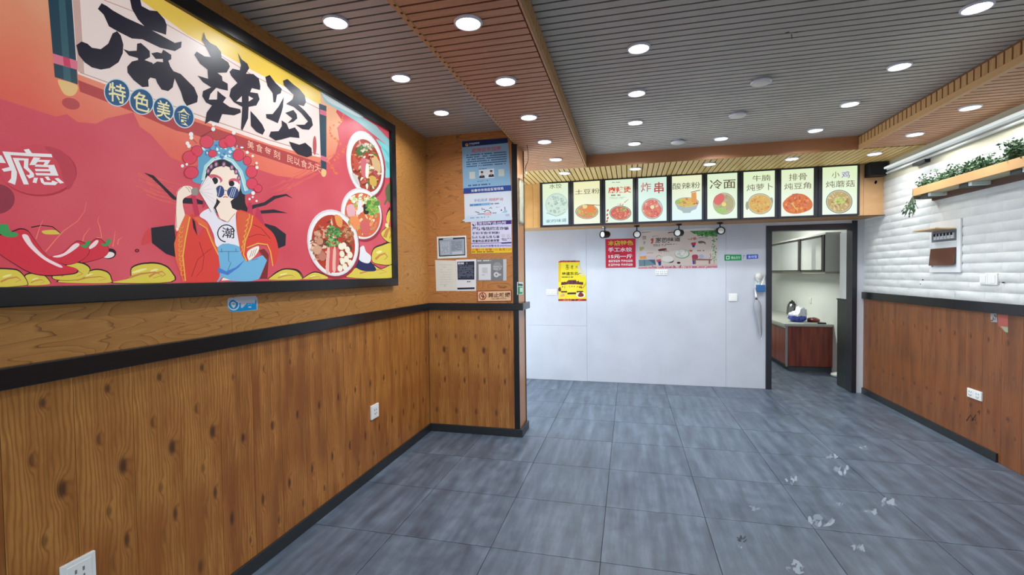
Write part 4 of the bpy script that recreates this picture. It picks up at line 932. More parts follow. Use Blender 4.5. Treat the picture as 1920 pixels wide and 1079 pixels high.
r, art = sheet('paper_sheet', [cp(p) for p in [(312, 497), (528, 490), (526, 828), (320, 830)]], 1, YC, -1, ink((226, 226, 228)), 'white paper with big dark text block beside the blank sheet', 'paper', .001)
a = art(cp); a.poly([(325, 518), (508, 512), (508, 708), (330, 710)], (44, 50, 72), 1); a.lines([(332, 525), (505, 520), (505, 545), (333, 550)], 1, (200, 204, 214), 2, .9, cell=7); a.lines([(335, 560), (500, 556), (500, 690), (338, 695)], 9, (150, 156, 172), 2, .3, cell=14); a.lines([(430, 725), (498, 722), (498, 735), (430, 738)], 1, (90, 90, 100), 2, .9, cell=4); a.poly([(325, 795), (510, 790), (510, 810), (328, 815)], (44, 50, 60), 1)
a.build('paper_print', r)
r, art = sheet('poster_card', [cp(p) for p in [(530, 490), (850, 487), (850, 720), (528, 722)]], 1, YC, -1, ink((124, 126, 128)), 'grey card with white panel and round mark on the pier', 'poster', .001)
a = art(cp); a.poly([(552, 545), (684, 540), (684, 712), (554, 714)], (216, 218, 222), 1); a.lines([(540, 500), (800, 496), (800, 512), (540, 516)], 1, (206, 208, 210), 1, .9, cell=16); a.poly([(815, 490), (850, 489), (850, 718), (815, 720)], (190, 192, 194), 1)
a.poly(ell(752, 570, 46, 48), (146, 148, 150), 1); a.lines([(708, 565), (805, 562), (805, 610), (708, 612)], 2, (180, 182, 184), 2, .6, cell=5); a.poly(ell(742, 655, 28, 28), (206, 208, 210), 2); a.poly(ell(742, 655, 12, 12), (140, 142, 144), 3); a.lines([(770, 645), (812, 643), (812, 668), (770, 670)], 1, (196, 198, 200), 2, .9, cell=3); a.lines([(590, 655), (645, 653), (645, 662), (590, 664)], 1, (160, 160, 164), 2, .9, cell=4); a.poly([(590, 580), (645, 578), (647, 640), (592, 642)], (196, 198, 200), 2)
a.build('card_print', r)
r, art = sheet('no_smoking_sign', [cp(p) for p in [(535, 828), (905, 820), (908, 940), (538, 946)]], 1, YC, -1, ink((140, 62, 38)), 'beige no smoking sign with brown border on the pier', 'sign', .004)
a = art(cp); a.poly([(545, 836), (896, 828), (898, 932), (547, 938)], (226, 188, 146), 1); RDK = (170, 44, 40)
a.poly(ell(596, 884, 40, 42), RDK, 2); a.poly(ell(596, 884, 31, 33), (226, 188, 146), 3); a.poly(stroke([(590, 850), (606, 880), (596, 915)], 9), (60, 34, 24), 4); a.poly(stroke([(575, 880), (600, 895), (618, 885)], 7), (60, 34, 24), 4); a.poly(stroke([(570, 858), (622, 910)], 7), RDK, 5)
a.text('禁止吸烟', [(655, 850), (888, 845), (888, 895), (656, 900)], (96, 34, 24), 3, .02); a.text('NO SMOKING', [(692, 906), (848, 903), (848, 916), (692, 920)], (120, 60, 44), 3, .01)
a.build('sign_print', r)
# green sticker on the pier side
sg = [(970, 529), (981, 530), (981, 552), (970, 553)]
r, art = sheet('side_sticker', sg, 0, XC, 1, ink((206, 220, 214)), 'small green payment sticker on the narrow pier side', 'sticker', .002)
a = art(); a.poly([(971, 532), (980, 533), (980, 537), (971, 536)], (50, 60, 90), 1); a.poly([(971, 538), (980, 538), (980, 551), (971, 552)], (30, 150, 96), 1); a.poly([(975, 540), (979.5, 540), (979.5, 548), (975, 548)], (200, 224, 210), 2); a.build('sticker_print', r)
# shiny film strip on the pier side and the dangling wire
fm = M('plastic_film', (240, 240, 220), .12, spec=.8)
bm = bmesh.new(); rn = random.Random(2); rows = []
for i in range(15):
    z = 1.99 + .42 * i / 14
    rows.append([bm.verts.new((XC + .004 + rn.uniform(0, .012) * (0 < j < 4), YC + .03 + .235 * j / 4, z)) for j in range(5)])
for i in range(14):
    for j in range(4): bm.faces.new((rows[i][j], rows[i][j + 1], rows[i + 1][j + 1], rows[i + 1][j]))
bmesh.ops.solidify(bm, geom=bm.faces[:], thickness=.001)
tag(obj('plastic_film', bm_mesh(bm, 'film'), fm, None, True), 'crinkled shiny clear film stuck on the narrow pier side', 'film')
wr_ = tag(empty('dangling_wire', (-.155, 3.62, ZS)), 'thin black wire dangling from the wooden soffit by the pier', 'wire')
tube('wire', [(-.155, 3.62, ZS), (-.15, 3.64, 2.66), (-.152, 3.66, 2.58), (-.175, 3.67, 2.53), (-.185, 3.67, 2.50), (-.178, 3.67, 2.47)], .003, BLACKM, wr_, 6); lathe('connector', (-.178, 3.67, 2.455), [(.002, .02), (.006, .01), (.006, -.008), (.002, -.012)], WHITEP, wr_, 8)

# ------------------------------------------------------------------ menu light boxes
YX = YM - .045
cA, cB = crop(970, 290, 5.4857), crop(1300, 280, 5.0526)
BX = [(-.341, -.005), (.066, .398), (.469, .805), (.872, 1.208), (1.272, 1.615), (1.678, 2.011), (2.079, 2.415), (2.483, 2.82), (2.908, 3.257)]
outer = [-.378] + [(BX[i][1] + BX[i + 1][0]) / 2 for i in range(8)] + [3.282]
MZ0, MZ1 = 2.153, 2.692
E1 = 1.0
def menu_ground(name, a, b):
    t = NT(name); g = t.n('ShaderNodeNewGeometry'); sep = t.n('ShaderNodeSeparateXYZ', i_0=g.outputs['Position'])
    n1 = t.n('ShaderNodeTexNoise', i_Vector=g.outputs['Position'], i_Scale=4.0).outputs[0]
    f = t.math('ADD', t.math('MULTIPLY', t.math('SUBTRACT', sep.outputs['Z'], 2.15), 1.5), t.math('MULTIPLY', t.math('SUBTRACT', n1, .5), .5))
    c = t.ramp(f, [(0.1, a), (0.8, b)]); t.t.links.new(c, t.b.inputs['Emission Color']); t.b.inputs['Emission Strength'].default_value = .92
    t.b.inputs['Base Color'].default_value = (.05, .05, .05, 1); return t.m
G = [menu_ground('menu_a', (214, 244, 246), (232, 246, 204)), menu_ground('menu_b', (240, 246, 222), (246, 242, 186)), menu_ground('menu_c', (226, 246, 224), (230, 246, 216)), menu_ground('menu_d', (222, 246, 240), (216, 244, 226)), menu_ground('menu_e', (220, 244, 246), (244, 246, 200)),
     menu_ground('menu_f', (232, 248, 230), (226, 246, 206)), menu_ground('menu_g', (240, 250, 236), (228, 246, 200)), menu_ground('menu_h', (240, 248, 232), (230, 246, 204)), menu_ground('menu_i', (238, 250, 236), (228, 246, 196))]
MI = (96, 72, 52)
def dish(a, cx, cy, rx, ry, rim, cols, n, seed, size, deep=None):
    if deep: a.poly(smooth(deep), (150, 160, 150), .8)
    a.poly(ell(cx, cy, rx, ry), rim, 1); a.poly(ell(cx, cy, rx * .94, ry * .93), (222, 224, 206), 1.3); a.poly(ell(cx, cy, rx * .9, ry * .88), cols[0], 1.6); a.scatter(cx, cy, rx * .8, ry * .78, cols, n, size, 2, seed, 0, .7)
def m1(a, t):
    t.text('水饺', [(330, 305), (455, 298), (455, 345), (330, 352)], (60, 70, 60), 2, .0)
    a.poly(ell(405, 515, 118, 120), (206, 228, 214), 1); a.poly(ell(405, 520, 108, 108), (218, 240, 226), 1.3); a.scatter(405, 520, 92, 95, [(196, 222, 204), (228, 244, 232), (176, 206, 190), (210, 236, 222)], 46, 19, 2, 5, 0, .8); a.scatter(400, 490, 80, 60, [(70, 100, 84), (100, 130, 110)], 22, 6, 3.5, 9, 0, .5)
    a.poly(stroke([(300, 600), (400, 635), (500, 590)], 10, 5), (170, 200, 190), 3); t.text('家的味道', [(295, 672), (505, 655), (505, 692), (295, 704)], (40, 110, 130), 3, .0)
def m2(a, t):
    t.text('土豆粉', [(595, 362), (845, 345), (845, 400), (595, 412)], MI, 2, .0)
    dish(a, 715, 588, 118, 76, (120, 122, 110), [(232, 140, 84), (240, 170, 100), (222, 110, 70), (236, 190, 110), (150, 190, 100)], 60, 3, 12)
    a.poly([(715, 520), (790, 515), (790, 600), (720, 590)], (240, 140, 60), 5); a.poly(ell(695, 535, 24, 22), (246, 224, 150), 5.4); a.poly(stroke([(690, 515), (850, 522)], 6), (110, 100, 80), 5.8); a.scatter(625, 575, 22, 30, [(140, 190, 80), (180, 210, 110)], 10, 9, 5, 8)
def m3(a, t):
    t.text('麻辣烫', [(935, 335), (1170, 325), (1170, 392), (935, 400)], (220, 66, 40), 2, .025); t.lines([(975, 285), (1120, 280), (1120, 292), (975, 297)], 1, (120, 130, 110), 2, cell=14); t.lines([(965, 413), (1135, 408), (1135, 424), (965, 429)], 1, (130, 120, 100), 2, .9, cell=10); t.lines([(950, 440), (1120, 436), (1120, 458), (950, 462)], 2, (180, 200, 180), 2, .5, cell=16)
    dish(a, 1060, 602, 112, 76, (90, 80, 66), [(214, 96, 80), (226, 130, 100), (196, 70, 60), (236, 170, 130), (222, 110, 90)], 80, 4, 11)
    a.scatter(1085, 565, 40, 22, [(110, 160, 70), (170, 200, 110)], 16, 9, 5, 6); a.scatter(1065, 515, 30, 18, [(222, 90, 70)], 8, 6, 5, 7); a.poly(stroke([(1100, 495), (1145, 460)], 7, 3), (200, 60, 50), 5)
    for x, y in ((930, 575), (925, 620), (930, 655), (922, 685)): a.poly(ell(x, y, 9, 14, 30, 8), (206, 60, 60), 3)
def m4(a, t):
    t.text('炸', [(1272, 290), (1375, 285), (1375, 380), (1272, 388)], (190, 72, 72), 2, .0); t.text('串', [(1408, 285), (1505, 280), (1505, 395), (1408, 402)], (190, 72, 72), 2, .015)
    dish(a, 1388, 557, 110, 108, (150, 150, 150), [(226, 120, 110), (236, 150, 130), (214, 90, 84), (244, 200, 170), (226, 140, 90)], 70, 5, 15); a.poly(ell(1388, 540, 20, 20), (246, 236, 180), 5); a.poly(smooth([(1440, 480), (1480, 500), (1495, 560), (1470, 530)]), (196, 206, 210), 5)
def m5(a, t):
    t.text('酸辣粉', [(1595, 295), (1880, 280), (1880, 345), (1595, 362)], (90, 90, 66), 2, .0)
    a.poly([(1622, 500), (1868, 490), (1840, 560), (1790, 580), (1780, 600), (1705, 602), (1695, 582), (1650, 560)], (176, 192, 196), 1)
    dish(a, 1745, 492, 122, 52, (120, 140, 130), [(226, 190, 90), (236, 170, 80), (206, 110, 70), (190, 210, 120)], 60, 6, 11); a.poly([(1790, 395), (1840, 385), (1845, 490), (1790, 495)], (236, 160, 80), 5); a.poly(stroke([(1785, 388), (1880, 366)], 7), (120, 110, 80), 5.5); a.scatter(1665, 485, 30, 20, [(140, 200, 100)], 10, 10, 5, 3); a.scatter(1830, 495, 30, 20, [(190, 80, 60)], 8, 9, 5, 4)
def m6(a, t):
    t.text('冷面', [(155, 290), (400, 280), (400, 370), (155, 380)], (104, 84, 60), 2, .008)
    dish(a, 290, 516, 105, 104, (160, 160, 130), [(190, 176, 140), (200, 186, 150), (180, 160, 124)], 40, 7, 20); a.poly(smooth([(190, 500), (215, 440), (280, 425), (290, 480), (240, 530)]), (226, 110, 104), 5); a.poly(ell(290, 522, 22, 20), (244, 226, 120), 5.4); a.poly(smooth([(215, 560), (290, 555), (320, 590), (270, 612), (225, 600)]), (170, 206, 120), 5.2); a.poly(smooth([(320, 450), (370, 480), (370, 560), (330, 530)]), (186, 180, 130), 5.1)
def m7(a, t):
    t.text('牛腩', [(560, 250), (730, 240), (730, 298), (560, 306)], (110, 96, 66), 2, .0); t.text('炖萝卜', [(505, 335), (755, 320), (755, 385), (505, 398)], (110, 96, 66), 2, .0); a.poly(ell(510, 535, 16, 40), (170, 176, 150), .8); a.poly(ell(740, 490, 16, 34), (170, 176, 150), .8)
    dish(a, 632, 518, 118, 100, (150, 160, 130), [(226, 180, 90), (236, 150, 70), (222, 200, 120), (200, 130, 80)], 70, 8, 13)
def m8(a, t):
    t.text('排骨', [(905, 235), (1075, 222), (1075, 290), (905, 300)], (110, 96, 66), 2, .0); t.text('炖豆角', [(862, 325), (1115, 310), (1115, 372), (862, 385)], (110, 96, 66), 2, .0)
    a.poly(smooth([(848, 510), (940, 430), (1050, 430), (1125, 500), (1110, 570), (980, 612), (880, 590)]), (226, 120, 60), 1); a.scatter(990, 520, 120, 76, [(236, 140, 60), (214, 90, 50), (244, 170, 80), (200, 90, 70), (226, 130, 90)], 90, 14, 2, 10); a.poly([(935, 425), (990, 418), (985, 450), (940, 455)], (206, 110, 80), 5); a.poly(stroke([(930, 510), (990, 585)], 12, 8), (222, 206, 110), 5)
def m9(a, t):
    t.text('小', [(1312, 215), (1385, 210), (1385, 268), (1312, 274)], (110, 96, 66), 2, .0); t.text('鸡', [(1405, 212), (1482, 205), (1482, 270), (1405, 276)], (120, 116, 120), 2.4, .0); a.poly(ell(1440, 238, 46, 36, -10), (240, 246, 250), 2); t.text('炖蘑菇', [(1255, 305), (1530, 292), (1530, 355), (1255, 365)], (110, 96, 66), 2, .0)
    dish(a, 1382, 497, 126, 112, (120, 130, 104), [(196, 170, 110), (222, 196, 140), (170, 130, 84), (236, 214, 160)], 80, 11, 14); a.scatter(1390, 490, 50, 36, [(160, 206, 90), (190, 226, 110)], 26, 9, 5, 12)
MENU = [('dumplings 水饺 on a pale plate', m1, cA), ('potato noodles 土豆粉 in an orange bowl', m2, cA), ('red lettered spicy hotpot 麻辣烫', m3, cA), ('red lettered fried skewers 炸串', m4, cA), ('hot and sour noodles 酸辣粉 lifted by chopsticks', m5, cA), ('cold noodles 冷面', m6, cB), ('beef brisket and radish stew 牛腩炖萝卜', m7, cB), ('rib and bean stew 排骨炖豆角', m8, cB), ('chicken and mushroom stew 小鸡炖蘑菇', m9, cB)]
FRM = M('menu_frame', (34, 38, 48), .3)
for i, (lab, fn, T) in enumerate(MENU):
    x0, x1 = outer[i], outer[i + 1]; a0, a1 = BX[i]
    r = tag(empty('menu_lightbox', ((x0 + x1) / 2, YM, ZM)), 'backlit menu box showing ' + lab, 'menu box', 'menu light boxes above the white wall')
    g = .002
    box('frame_bar', x0 + g, a0, YX - .008, YM, ZM + .004, ZS - .004, FRM, r, .003); box('frame_bar', a1, x1 - g, YX - .008, YM, ZM + .004, ZS - .004, FRM, r, .003)
    box('frame_bar', a0 - .002, a1 + .002, YX - .008, YM, ZM + .004, MZ0, FRM, r, .003); box('frame_bar', a0 - .002, a1 + .002, YX - .008, YM, MZ1, ZS - .004, FRM, r, .003)
    box('lit_panel', a0 - .002, a1 + .002, YX, YM - .002, MZ0 - .002, MZ1 + .002, G[i], r)
    a = Art(1, YX, -1, T, .88); tx = Art(1, YX, -1, T, .88); fn(a, tx); a.build('menu_dish', r); tx.build('menu_lettering', r)

# black speaker at the end of the menu
sp = tag(empty('wall_speaker', (3.43, YM - .09, 2.56)), 'black box speaker in the corner beside the last menu box', 'speaker')
box('cabinet', 3.345, 3.515, YM - .12, YM, 2.555, ZS - .004, M('speaker_black', (20, 21, 26), .55), sp, .006); box('grille', 3.355, 3.505, YM - .126, YM - .118, 2.565, ZS - .03, M('speaker_grille', (14, 15, 20), .8), sp, .003)
hc = on(1642, 342, 1, YM - .002)
bm = bmesh.new(); bm.faces.new([bm.verts.new(hc + Vector((math.cos(k) * .012 * (1 + .3 * math.sin(2 * k)), -.001, math.sin(k) * .02))) for k in [2 * math.pi * i / 12 for i in range(12)]]); bmesh.ops.solidify(bm, geom=bm.faces[:], thickness=.001)
obj('cable_hole', bm_mesh(bm, 'hole'), BLACKM, bk)

# spotlights under the bulkhead
def spotlight(px, py, yaw, label, chrome=False):
    c = on(px, py, 1, 5.66); x, y, z = c
    r = tag(empty('spotlight', (x, y, ZM - .004)), label, 'spotlight', 'spotlights under the menu')
    lathe('ceiling_plate', (x, y, ZM - .004), [(.035, 0), (.035, -.014), (.012, -.02)], CHROME if chrome else BLACKM, r, 20)
    tube('stem', [(x, y, ZM - .02), (x, y, z + .03)], .008, BLACKM, r, 8)
    d = Vector((math.sin(yaw), -math.cos(yaw), -.05)).normalized()
    bm = bmesh.new(); add_tube(bm, [c - d * .075, c - d * .06, c - d * .02, c + d * .035, c + d * .04], .05, 20, True, [.03, .042, .046, .05, .05]); obj('head', bm_mesh(bm, 'head'), BLACKM, r)
    bm = bmesh.new(); add_tube(bm, [c + d * .034, c + d * .043], .036, 20); obj('lens', bm_mesh(bm, 'lens'), M('spot_lens', (226, 226, 220), .25), r)
    bm = bmesh.new(); add_tube(bm, [c + d * .034, c + d * .0475], .05, 24, False); add_tube(bm, [c + d * .034, c + d * .0475], .038, 24, False); obj('ring', bm_mesh(bm, 'ring'), BLACKM, r)
spotlight(1134, 440, -.7, 'black spotlight with a silver mount under the menu, above the red sign', True)
spotlight(1194, 440, .05, 'black spotlight facing the room between the red sign and beige poster')
spotlight(1273, 437, -.5, 'black spotlight turned aside in front of the middle of the beige poster')
spotlight(1350, 433, .1, 'black spotlight at the leafy corner of the beige poster')

# ------------------------------------------------------------------ posters on the white wall
cy = crop(1030, 480, 11.356)
r, art = sheet('wall_poster', [cy(p) for p in [(188, 130), (240, 102), (650, 102), (645, 190), (700, 310), (770, 420), (790, 560), (790, 965), (192, 965)]], 1, YB, -1, ink((222, 204, 40)), 'yellow poster with a torn upper corner on white wall', 'poster')
a = art(cy); DKB = (52, 30, 34)
a.poly([(192, 128), (240, 104), (648, 104), (648, 132), (195, 140)], (150, 44, 48), 1); a.poly([(192, 922), (790, 918), (790, 963), (192, 963)], (156, 44, 44), 1); a.scatter(490, 940, 290, 16, [(60, 24, 28), (206, 70, 80), (190, 120, 50)], 36, 22, 2, 4, 0, .5); a.scatter(430, 118, 200, 10, [(60, 24, 28), (206, 90, 60)], 18, 18, 2, 5, 0, .4)
a.poly([(195, 140), (250, 140), (240, 560), (195, 560)], (214, 176, 30), 1); a.poly(smooth([(640, 190), (700, 310), (770, 420), (640, 400), (600, 250)]), (206, 200, 160), 1.2)
for ch, x, w, h in (('东', 383, 34, 60), ('老', 483, 26, 42), ('六', 580, 24, 30)): a.text(ch, [(x - w, 240 - h), (x + w, 240 - h), (x + w, 240 + h), (x - w, 240 + h)], (40, 34, 20), 2, .006)
a.text('地道东北', [(265, 345), (615, 340), (615, 412), (265, 418)], (36, 32, 20), 2, .022); a.poly(stroke([(600, 400), (640, 375), (690, 370)], 14, 4), (36, 32, 20), 2); a.lines([(262, 445), (705, 440), (705, 466), (262, 470)], 1, (50, 46, 24), 2, .8, cell=26, gap=.05)
a.poly([(395, 520), (570, 515), (570, 560), (720, 560), (720, 618), (560, 605), (400, 606), (250, 625), (255, 560), (390, 565)], (86, 40, 48), 2); a.scatter(480, 570, 200, 34, [(60, 26, 30), (120, 60, 60), (100, 44, 60)], 40, 20, 2.4, 8, 0, .5); a.poly([(392, 615), (575, 615), (572, 780), (390, 780)], (226, 206, 60), 2.2); a.poly([(255, 630), (380, 630), (375, 755), (250, 755)], (222, 200, 60), 2.2)
for x, y, h in ((285, 662, 24), (328, 665, 24), (430, 655, 28), (482, 660, 28), (600, 660, 24), (530, 660, 18)): a.text('老', [(x - 16, y - h), (x + 16, y - h), (x + 16, y + h), (x - 16, y + h)], (60, 44, 24), 3, .004) if False else a.scatter(x, y, 10, h * .8, [(70, 44, 28)], 5, 10, 3, int(x), 0, .8)
for p in ([(250, 752), (378, 752), (378, 782), (250, 782)], [(385, 785), (568, 780), (568, 818), (385, 822)], [(580, 752), (720, 748), (720, 776), (580, 780)]): a.poly(p, DKB, 3)
a.poly(smooth([(195, 690), (230, 668), (250, 720), (235, 760), (195, 745)]), (96, 50, 30), 3); a.poly(ell(278, 840, 52, 44), (214, 180, 120), 3); a.scatter(278, 840, 40, 32, [(190, 130, 80), (206, 150, 90)], 16, 12, 3.4, 2); a.poly(ell(668, 832, 95, 62), (226, 224, 214), 3); a.poly(ell(668, 832, 78, 48), (206, 200, 190), 3.3); a.poly(smooth([(610, 850), (640, 790), (680, 775), (730, 830), (715, 868), (640, 875)]), (120, 44, 30), 3.6)
a.scatter(680, 668, 40, 22, [(150, 50, 40), (96, 30, 26), (190, 90, 60)], 14, 14, 3, 3); a.poly(stroke([(720, 665), (785, 560)], 6), (110, 110, 60), 3); a.poly(stroke([(735, 660), (788, 605)], 6), (110, 110, 60), 3); a.lines([(360, 865), (480, 862), (480, 880), (360, 884)], 1, (200, 180, 60), 3, cell=8)
a.build('poster_print', r)
cq = crop(1120, 420, 8.0)
r, art = sheet('wall_poster', [cq(p) for p in [(120, 230), (572, 218), (576, 655), (126, 662)]], 1, YB, -1, ink((196, 36, 60)), 'square red price sign 手工水饺 15元一斤 on white wall', 'poster')
a = art(cq); Y2_ = (214, 178, 60); WT = (236, 226, 228)
a.text('本店特色', [(158, 252), (538, 245), (540, 322), (160, 330)], Y2_, 2, .03); a.text('手工水饺', [(162, 355), (520, 352), (520, 418), (164, 424)], WT, 2, .026); a.text('15元一斤', [(168, 462), (526, 455), (526, 518), (170, 522)], WT, 2, .03)
a.text('韭菜鸡蛋馅', [(168, 540), (340, 538), (340, 580), (168, 582)], WT, 2, .03); a.text('猪肉白菜馅', [(355, 538), (530, 536), (530, 576), (355, 580)], WT, 2, .03); a.text('酸菜猪肉馅', [(168, 598), (340, 596), (340, 638), (168, 640)], WT, 2, .03); a.text('猪肉芹菜馅', [(355, 596), (530, 594), (530, 634), (355, 638)], WT, 2, .03)
a.poly(smooth([(245, 455), (270, 415), (330, 425), (350, 450), (310, 445)]), (170, 30, 50), 1.5)
a.build('poster_print', r)
r, art = sheet('wall_poster', [cq(p) for p in [(615, 120), (700, 100), (1280, 105), (1800, 92), (1800, 660), (610, 675)]], 1, YB, -1, ink((214, 200, 190)), 'long beige dumpling poster with green leaves on white wall', 'poster')
a = art(cq); GR = (64, 128, 70); K = (50, 40, 40)
a.poly([(1290, 85), (1640, 60), (1750, 78), (1750, 98), (1290, 110)], (226, 220, 214), 1); a.poly([(1385, 108), (1800, 95), (1800, 190), (1720, 185), (1600, 170), (1450, 150)], (60, 130, 66), 1.5)
a.scatter(1640, 150, 160, 40, [(46, 108, 54), (84, 150, 80), (110, 170, 100)], 60, 20, 2, 3, 0, .6); a.scatter(1755, 330, 36, 260, [GR, (90, 150, 90), (130, 176, 120)], 60, 15, 2, 5, 0, .6)
a.text('饺', [(675, 180), (735, 178), (735, 235), (675, 238)], K, 2, .006); a.text('子', [(685, 265), (725, 263), (725, 312), (685, 315)], K, 2, .002); a.text('家的味道', [(875, 208), (1245, 200), (1245, 262), (875, 272)], (40, 34, 34), 2, .012); a.poly(smooth([(800, 235), (840, 215), (835, 290), (800, 295), (815, 265)]), (206, 80, 70), 2); a.poly(stroke([(820, 195), (870, 180), (925, 184)], 6, 3), (120, 50, 46), 2); a.lines([(870, 275), (1250, 268), (1250, 284), (870, 290)], 1, K, 2, .7, cell=14, gap=.3); a.lines([(838, 308), (1190, 300), (1180, 340), (838, 348)], 2, K, 2, .4, cell=18, gap=.2)
a.poly(stroke([(1060, 135), (1180, 118)], 16, 8), (96, 80, 60), 2); a.poly(stroke([(660, 130), (800, 122)], 12, 6), (150, 120, 100), 2)
a.poly([(630, 350), (700, 345), (700, 380), (640, 410)], (170, 170, 110), 1.6); a.poly(ell(690, 440, 50, 36), (200, 200, 222), 2); a.poly([(635, 490), (730, 480), (735, 525), (640, 530)], (226, 160, 90), 2.2); a.poly(stroke([(730, 495), (900, 520)], 34, 20), (206, 190, 200), 2); a.poly(stroke([(740, 440), (840, 436)], 6), (140, 110, 110), 2); a.poly([(620, 540), (865, 535), (880, 620), (625, 640)], (112, 140, 150), 2.4); a.poly([(760, 540), (865, 536), (880, 620)], (70, 100, 120), 2.6); a.poly([(700, 540), (712, 540), (716, 636), (704, 636)], (80, 100, 110), 2.7)
a.poly([(880, 540), (950, 528), (960, 570), (890, 575)], (206, 80, 90), 2.4); a.poly([(905, 570), (958, 560), (955, 620), (925, 628)], (50, 60, 130), 2.6); a.poly(ell(1060, 535, 95, 55), (196, 196, 186), 2); a.poly(ell(1055, 525, 88, 45), (226, 222, 214), 2.3); a.poly(smooth([(1060, 585), (1130, 560), (1150, 545), (1130, 580)]), (60, 54, 50), 2.6)
a.poly(ell(1270, 450, 112, 70), (92, 150, 104), 2); a.poly(ell(1266, 446, 104, 63), (214, 214, 204), 2.3); a.scatter(1265, 445, 80, 46, [(226, 222, 212), (190, 192, 184), (200, 206, 196)], 22, 20, 2.6, 4); a.poly(ell(1220, 585, 28, 16), (50, 40, 40), 2)
a.poly(smooth([(915, 385), (1000, 368), (1045, 375), (1000, 400), (930, 410)]), (110, 50, 44), 2); a.scatter(985, 415, 90, 26, [(90, 70, 66), (140, 110, 104)], 18, 12, 2.3, 5, 0, .3); a.poly(stroke([(880, 500), (920, 470), (965, 490)], 8, 4), (120, 110, 80), 2)
a.scatter(1435, 225, 70, 18, [(196, 90, 80), (170, 120, 110)], 18, 16, 2, 6, 0, .4); a.poly([(1405, 285), (1480, 275), (1470, 318), (1412, 320)], (190, 50, 60), 2.2); a.poly([(1418, 318), (1470, 312), (1455, 355), (1430, 352)], (60, 70, 150), 2.4); a.poly(smooth([(1510, 270), (1560, 255), (1620, 275), (1620, 315), (1600, 290), (1530, 295)]), (120, 96, 90), 2); a.poly(stroke([(1520, 215), (1600, 200), (1660, 230)], 8, 4), (130, 110, 110), 2)
a.scatter(1400, 405, 26, 16, [(214, 80, 80)], 8, 12, 2, 7); a.lines([(1500, 395), (1690, 392), (1690, 412), (1500, 415)], 1, (140, 110, 110), 2, .8, cell=9)
a.poly([(1420, 520), (1720, 530), (1715, 550), (1425, 548)], (150, 100, 90), 2); a.poly([(1455, 548), (1478, 548), (1478, 605), (1455, 605)], (150, 100, 90), 2.1); a.poly([(1670, 548), (1695, 548), (1695, 600), (1670, 600)], (150, 100, 90), 2.1); a.poly(smooth([(1425, 470), (1500, 465), (1505, 520), (1430, 525)]), (170, 60, 90), 2.2); a.poly([(1425, 550), (1455, 548), (1460, 605), (1432, 608)], (80, 80, 160), 2.3); a.poly(ell(1560, 490, 42, 34), (176, 180, 200), 2.4); a.poly(ell(1640, 500, 40, 26), (206, 196, 200), 2.3); a.poly(stroke([(1690, 450), (1705, 490), (1680, 525)], 10, 6), (150, 90, 90), 2.4)
a.poly([(615, 655), (1800, 630), (1800, 660), (610, 675)], (196, 120, 130), 1.6); a.scatter(1200, 650, 570, 9, [(206, 150, 150), (170, 80, 96), (216, 190, 184)], 60, 20, 2, 9, 0, .4); a.poly([(615, 655), (880, 628), (1400, 620), (1800, 600), (1800, 630)], (206, 180, 176), 1.4)
a.build('poster_print', r)
# payment stickers
cz = crop(1340, 450, 5.391)
for nm, q, col, lab in (('green_sticker', [(98, 150), (270, 150), (272, 208), (100, 212)], (34, 150, 84), 'green payment sticker with white mark on the white wall'), ('white_sticker', [(277, 152), (316, 150), (318, 200), (278, 202)], (196, 198, 214), 'small whitish sticker between the green and blue stickers'), ('blue_sticker', [(323, 150), (438, 147), (440, 190), (325, 196)], (30, 80, 190), 'blue payment sticker on the white wall near the doorway')):
    r, art = sheet('wall_sticker', [cz(p) for p in q], 1, YB, -1, ink(col), lab, 'sticker', .002); a = art(cz)
    if nm[0] == 'g': a.poly([(115, 162), (152, 161), (152, 198), (116, 200)], (190, 224, 204), 1); a.poly(ell(133, 180, 9, 11), col, 2); a.text('微信支付', [(165, 166), (260, 164), (260, 194), (166, 197)], (196, 228, 208), 1, .02)
    elif nm[0] == 'w': a.lines([(284, 158), (310, 157), (310, 192), (285, 194)], 3, (96, 100, 140), 1, .6, cell=3)
    else: a.text('支付宝', [(336, 158), (428, 155), (428, 184), (337, 188)], (214, 224, 246), 1, .02)
    a.build('sticker_print', r)
# blue holder with brushes, and folded umbrella hanging under it
h0 = on(1427, 541, 1, YB - .03); hx, hz = h0.x - .002, h0.z
hr = tag(empty('brush_holder', (hx, YB, hz - .03)), 'small blue holder with white brushes beside the door frame', 'holder'); BLU = M('holder_blue', (44, 96, 150), .4)
bm = bmesh.new(); add_box(bm, hx - .055, hx + .045, YB - .06, YB - .002, hz - .045, hz + .045, .008); obj('cup', bm_mesh(bm, 'cup'), BLU, hr)
tube('brush_handle', [(hx - .0, YB - .03, hz + .02), (hx + .05, YB - .03, hz + .18)], .009, WHITEP, hr, 8); tube('brush_handle', [(hx - .03, YB - .03, hz + .02), (hx - .012, YB - .03, hz + .1)], .01, M('pale_green', (190, 204, 186), .5), hr, 8)
lathe('brush_head', (hx - .03, YB - .03, hz + .09), [(.008, 0), (.035, .03), (.04, .06), (.03, .1), (.006, .11)], M('bristle', (206, 206, 196), .8), hr, 14); box('mount_plate', hx - .06, hx + .05, YB - .006, YB, hz - .02, hz + .1, WHITEP, hr, .002)
ub = tag(empty('folded_umbrella', (2.37, YB, .72)), 'folded clear plastic umbrella hanging on the white wall', 'umbrella')
p0, p1 = on(1416, 543, 1, YB - .04), on(1427, 632, 1, YB - .04)
UM = M('umbrella_film', (170, 172, 178), .2, alpha=.75)
def L(t, dx=0): v = p0.lerp(p1, t); return (v.x + dx, v.y, v.z)
bm = bmesh.new(); add_tube(bm, [L(.2), L(.25), L(.35), L(.5), L(.7), L(.88), L(.98)], .03, 12, True, [.008, .03, .045, .034, .026, .02, .006]); 
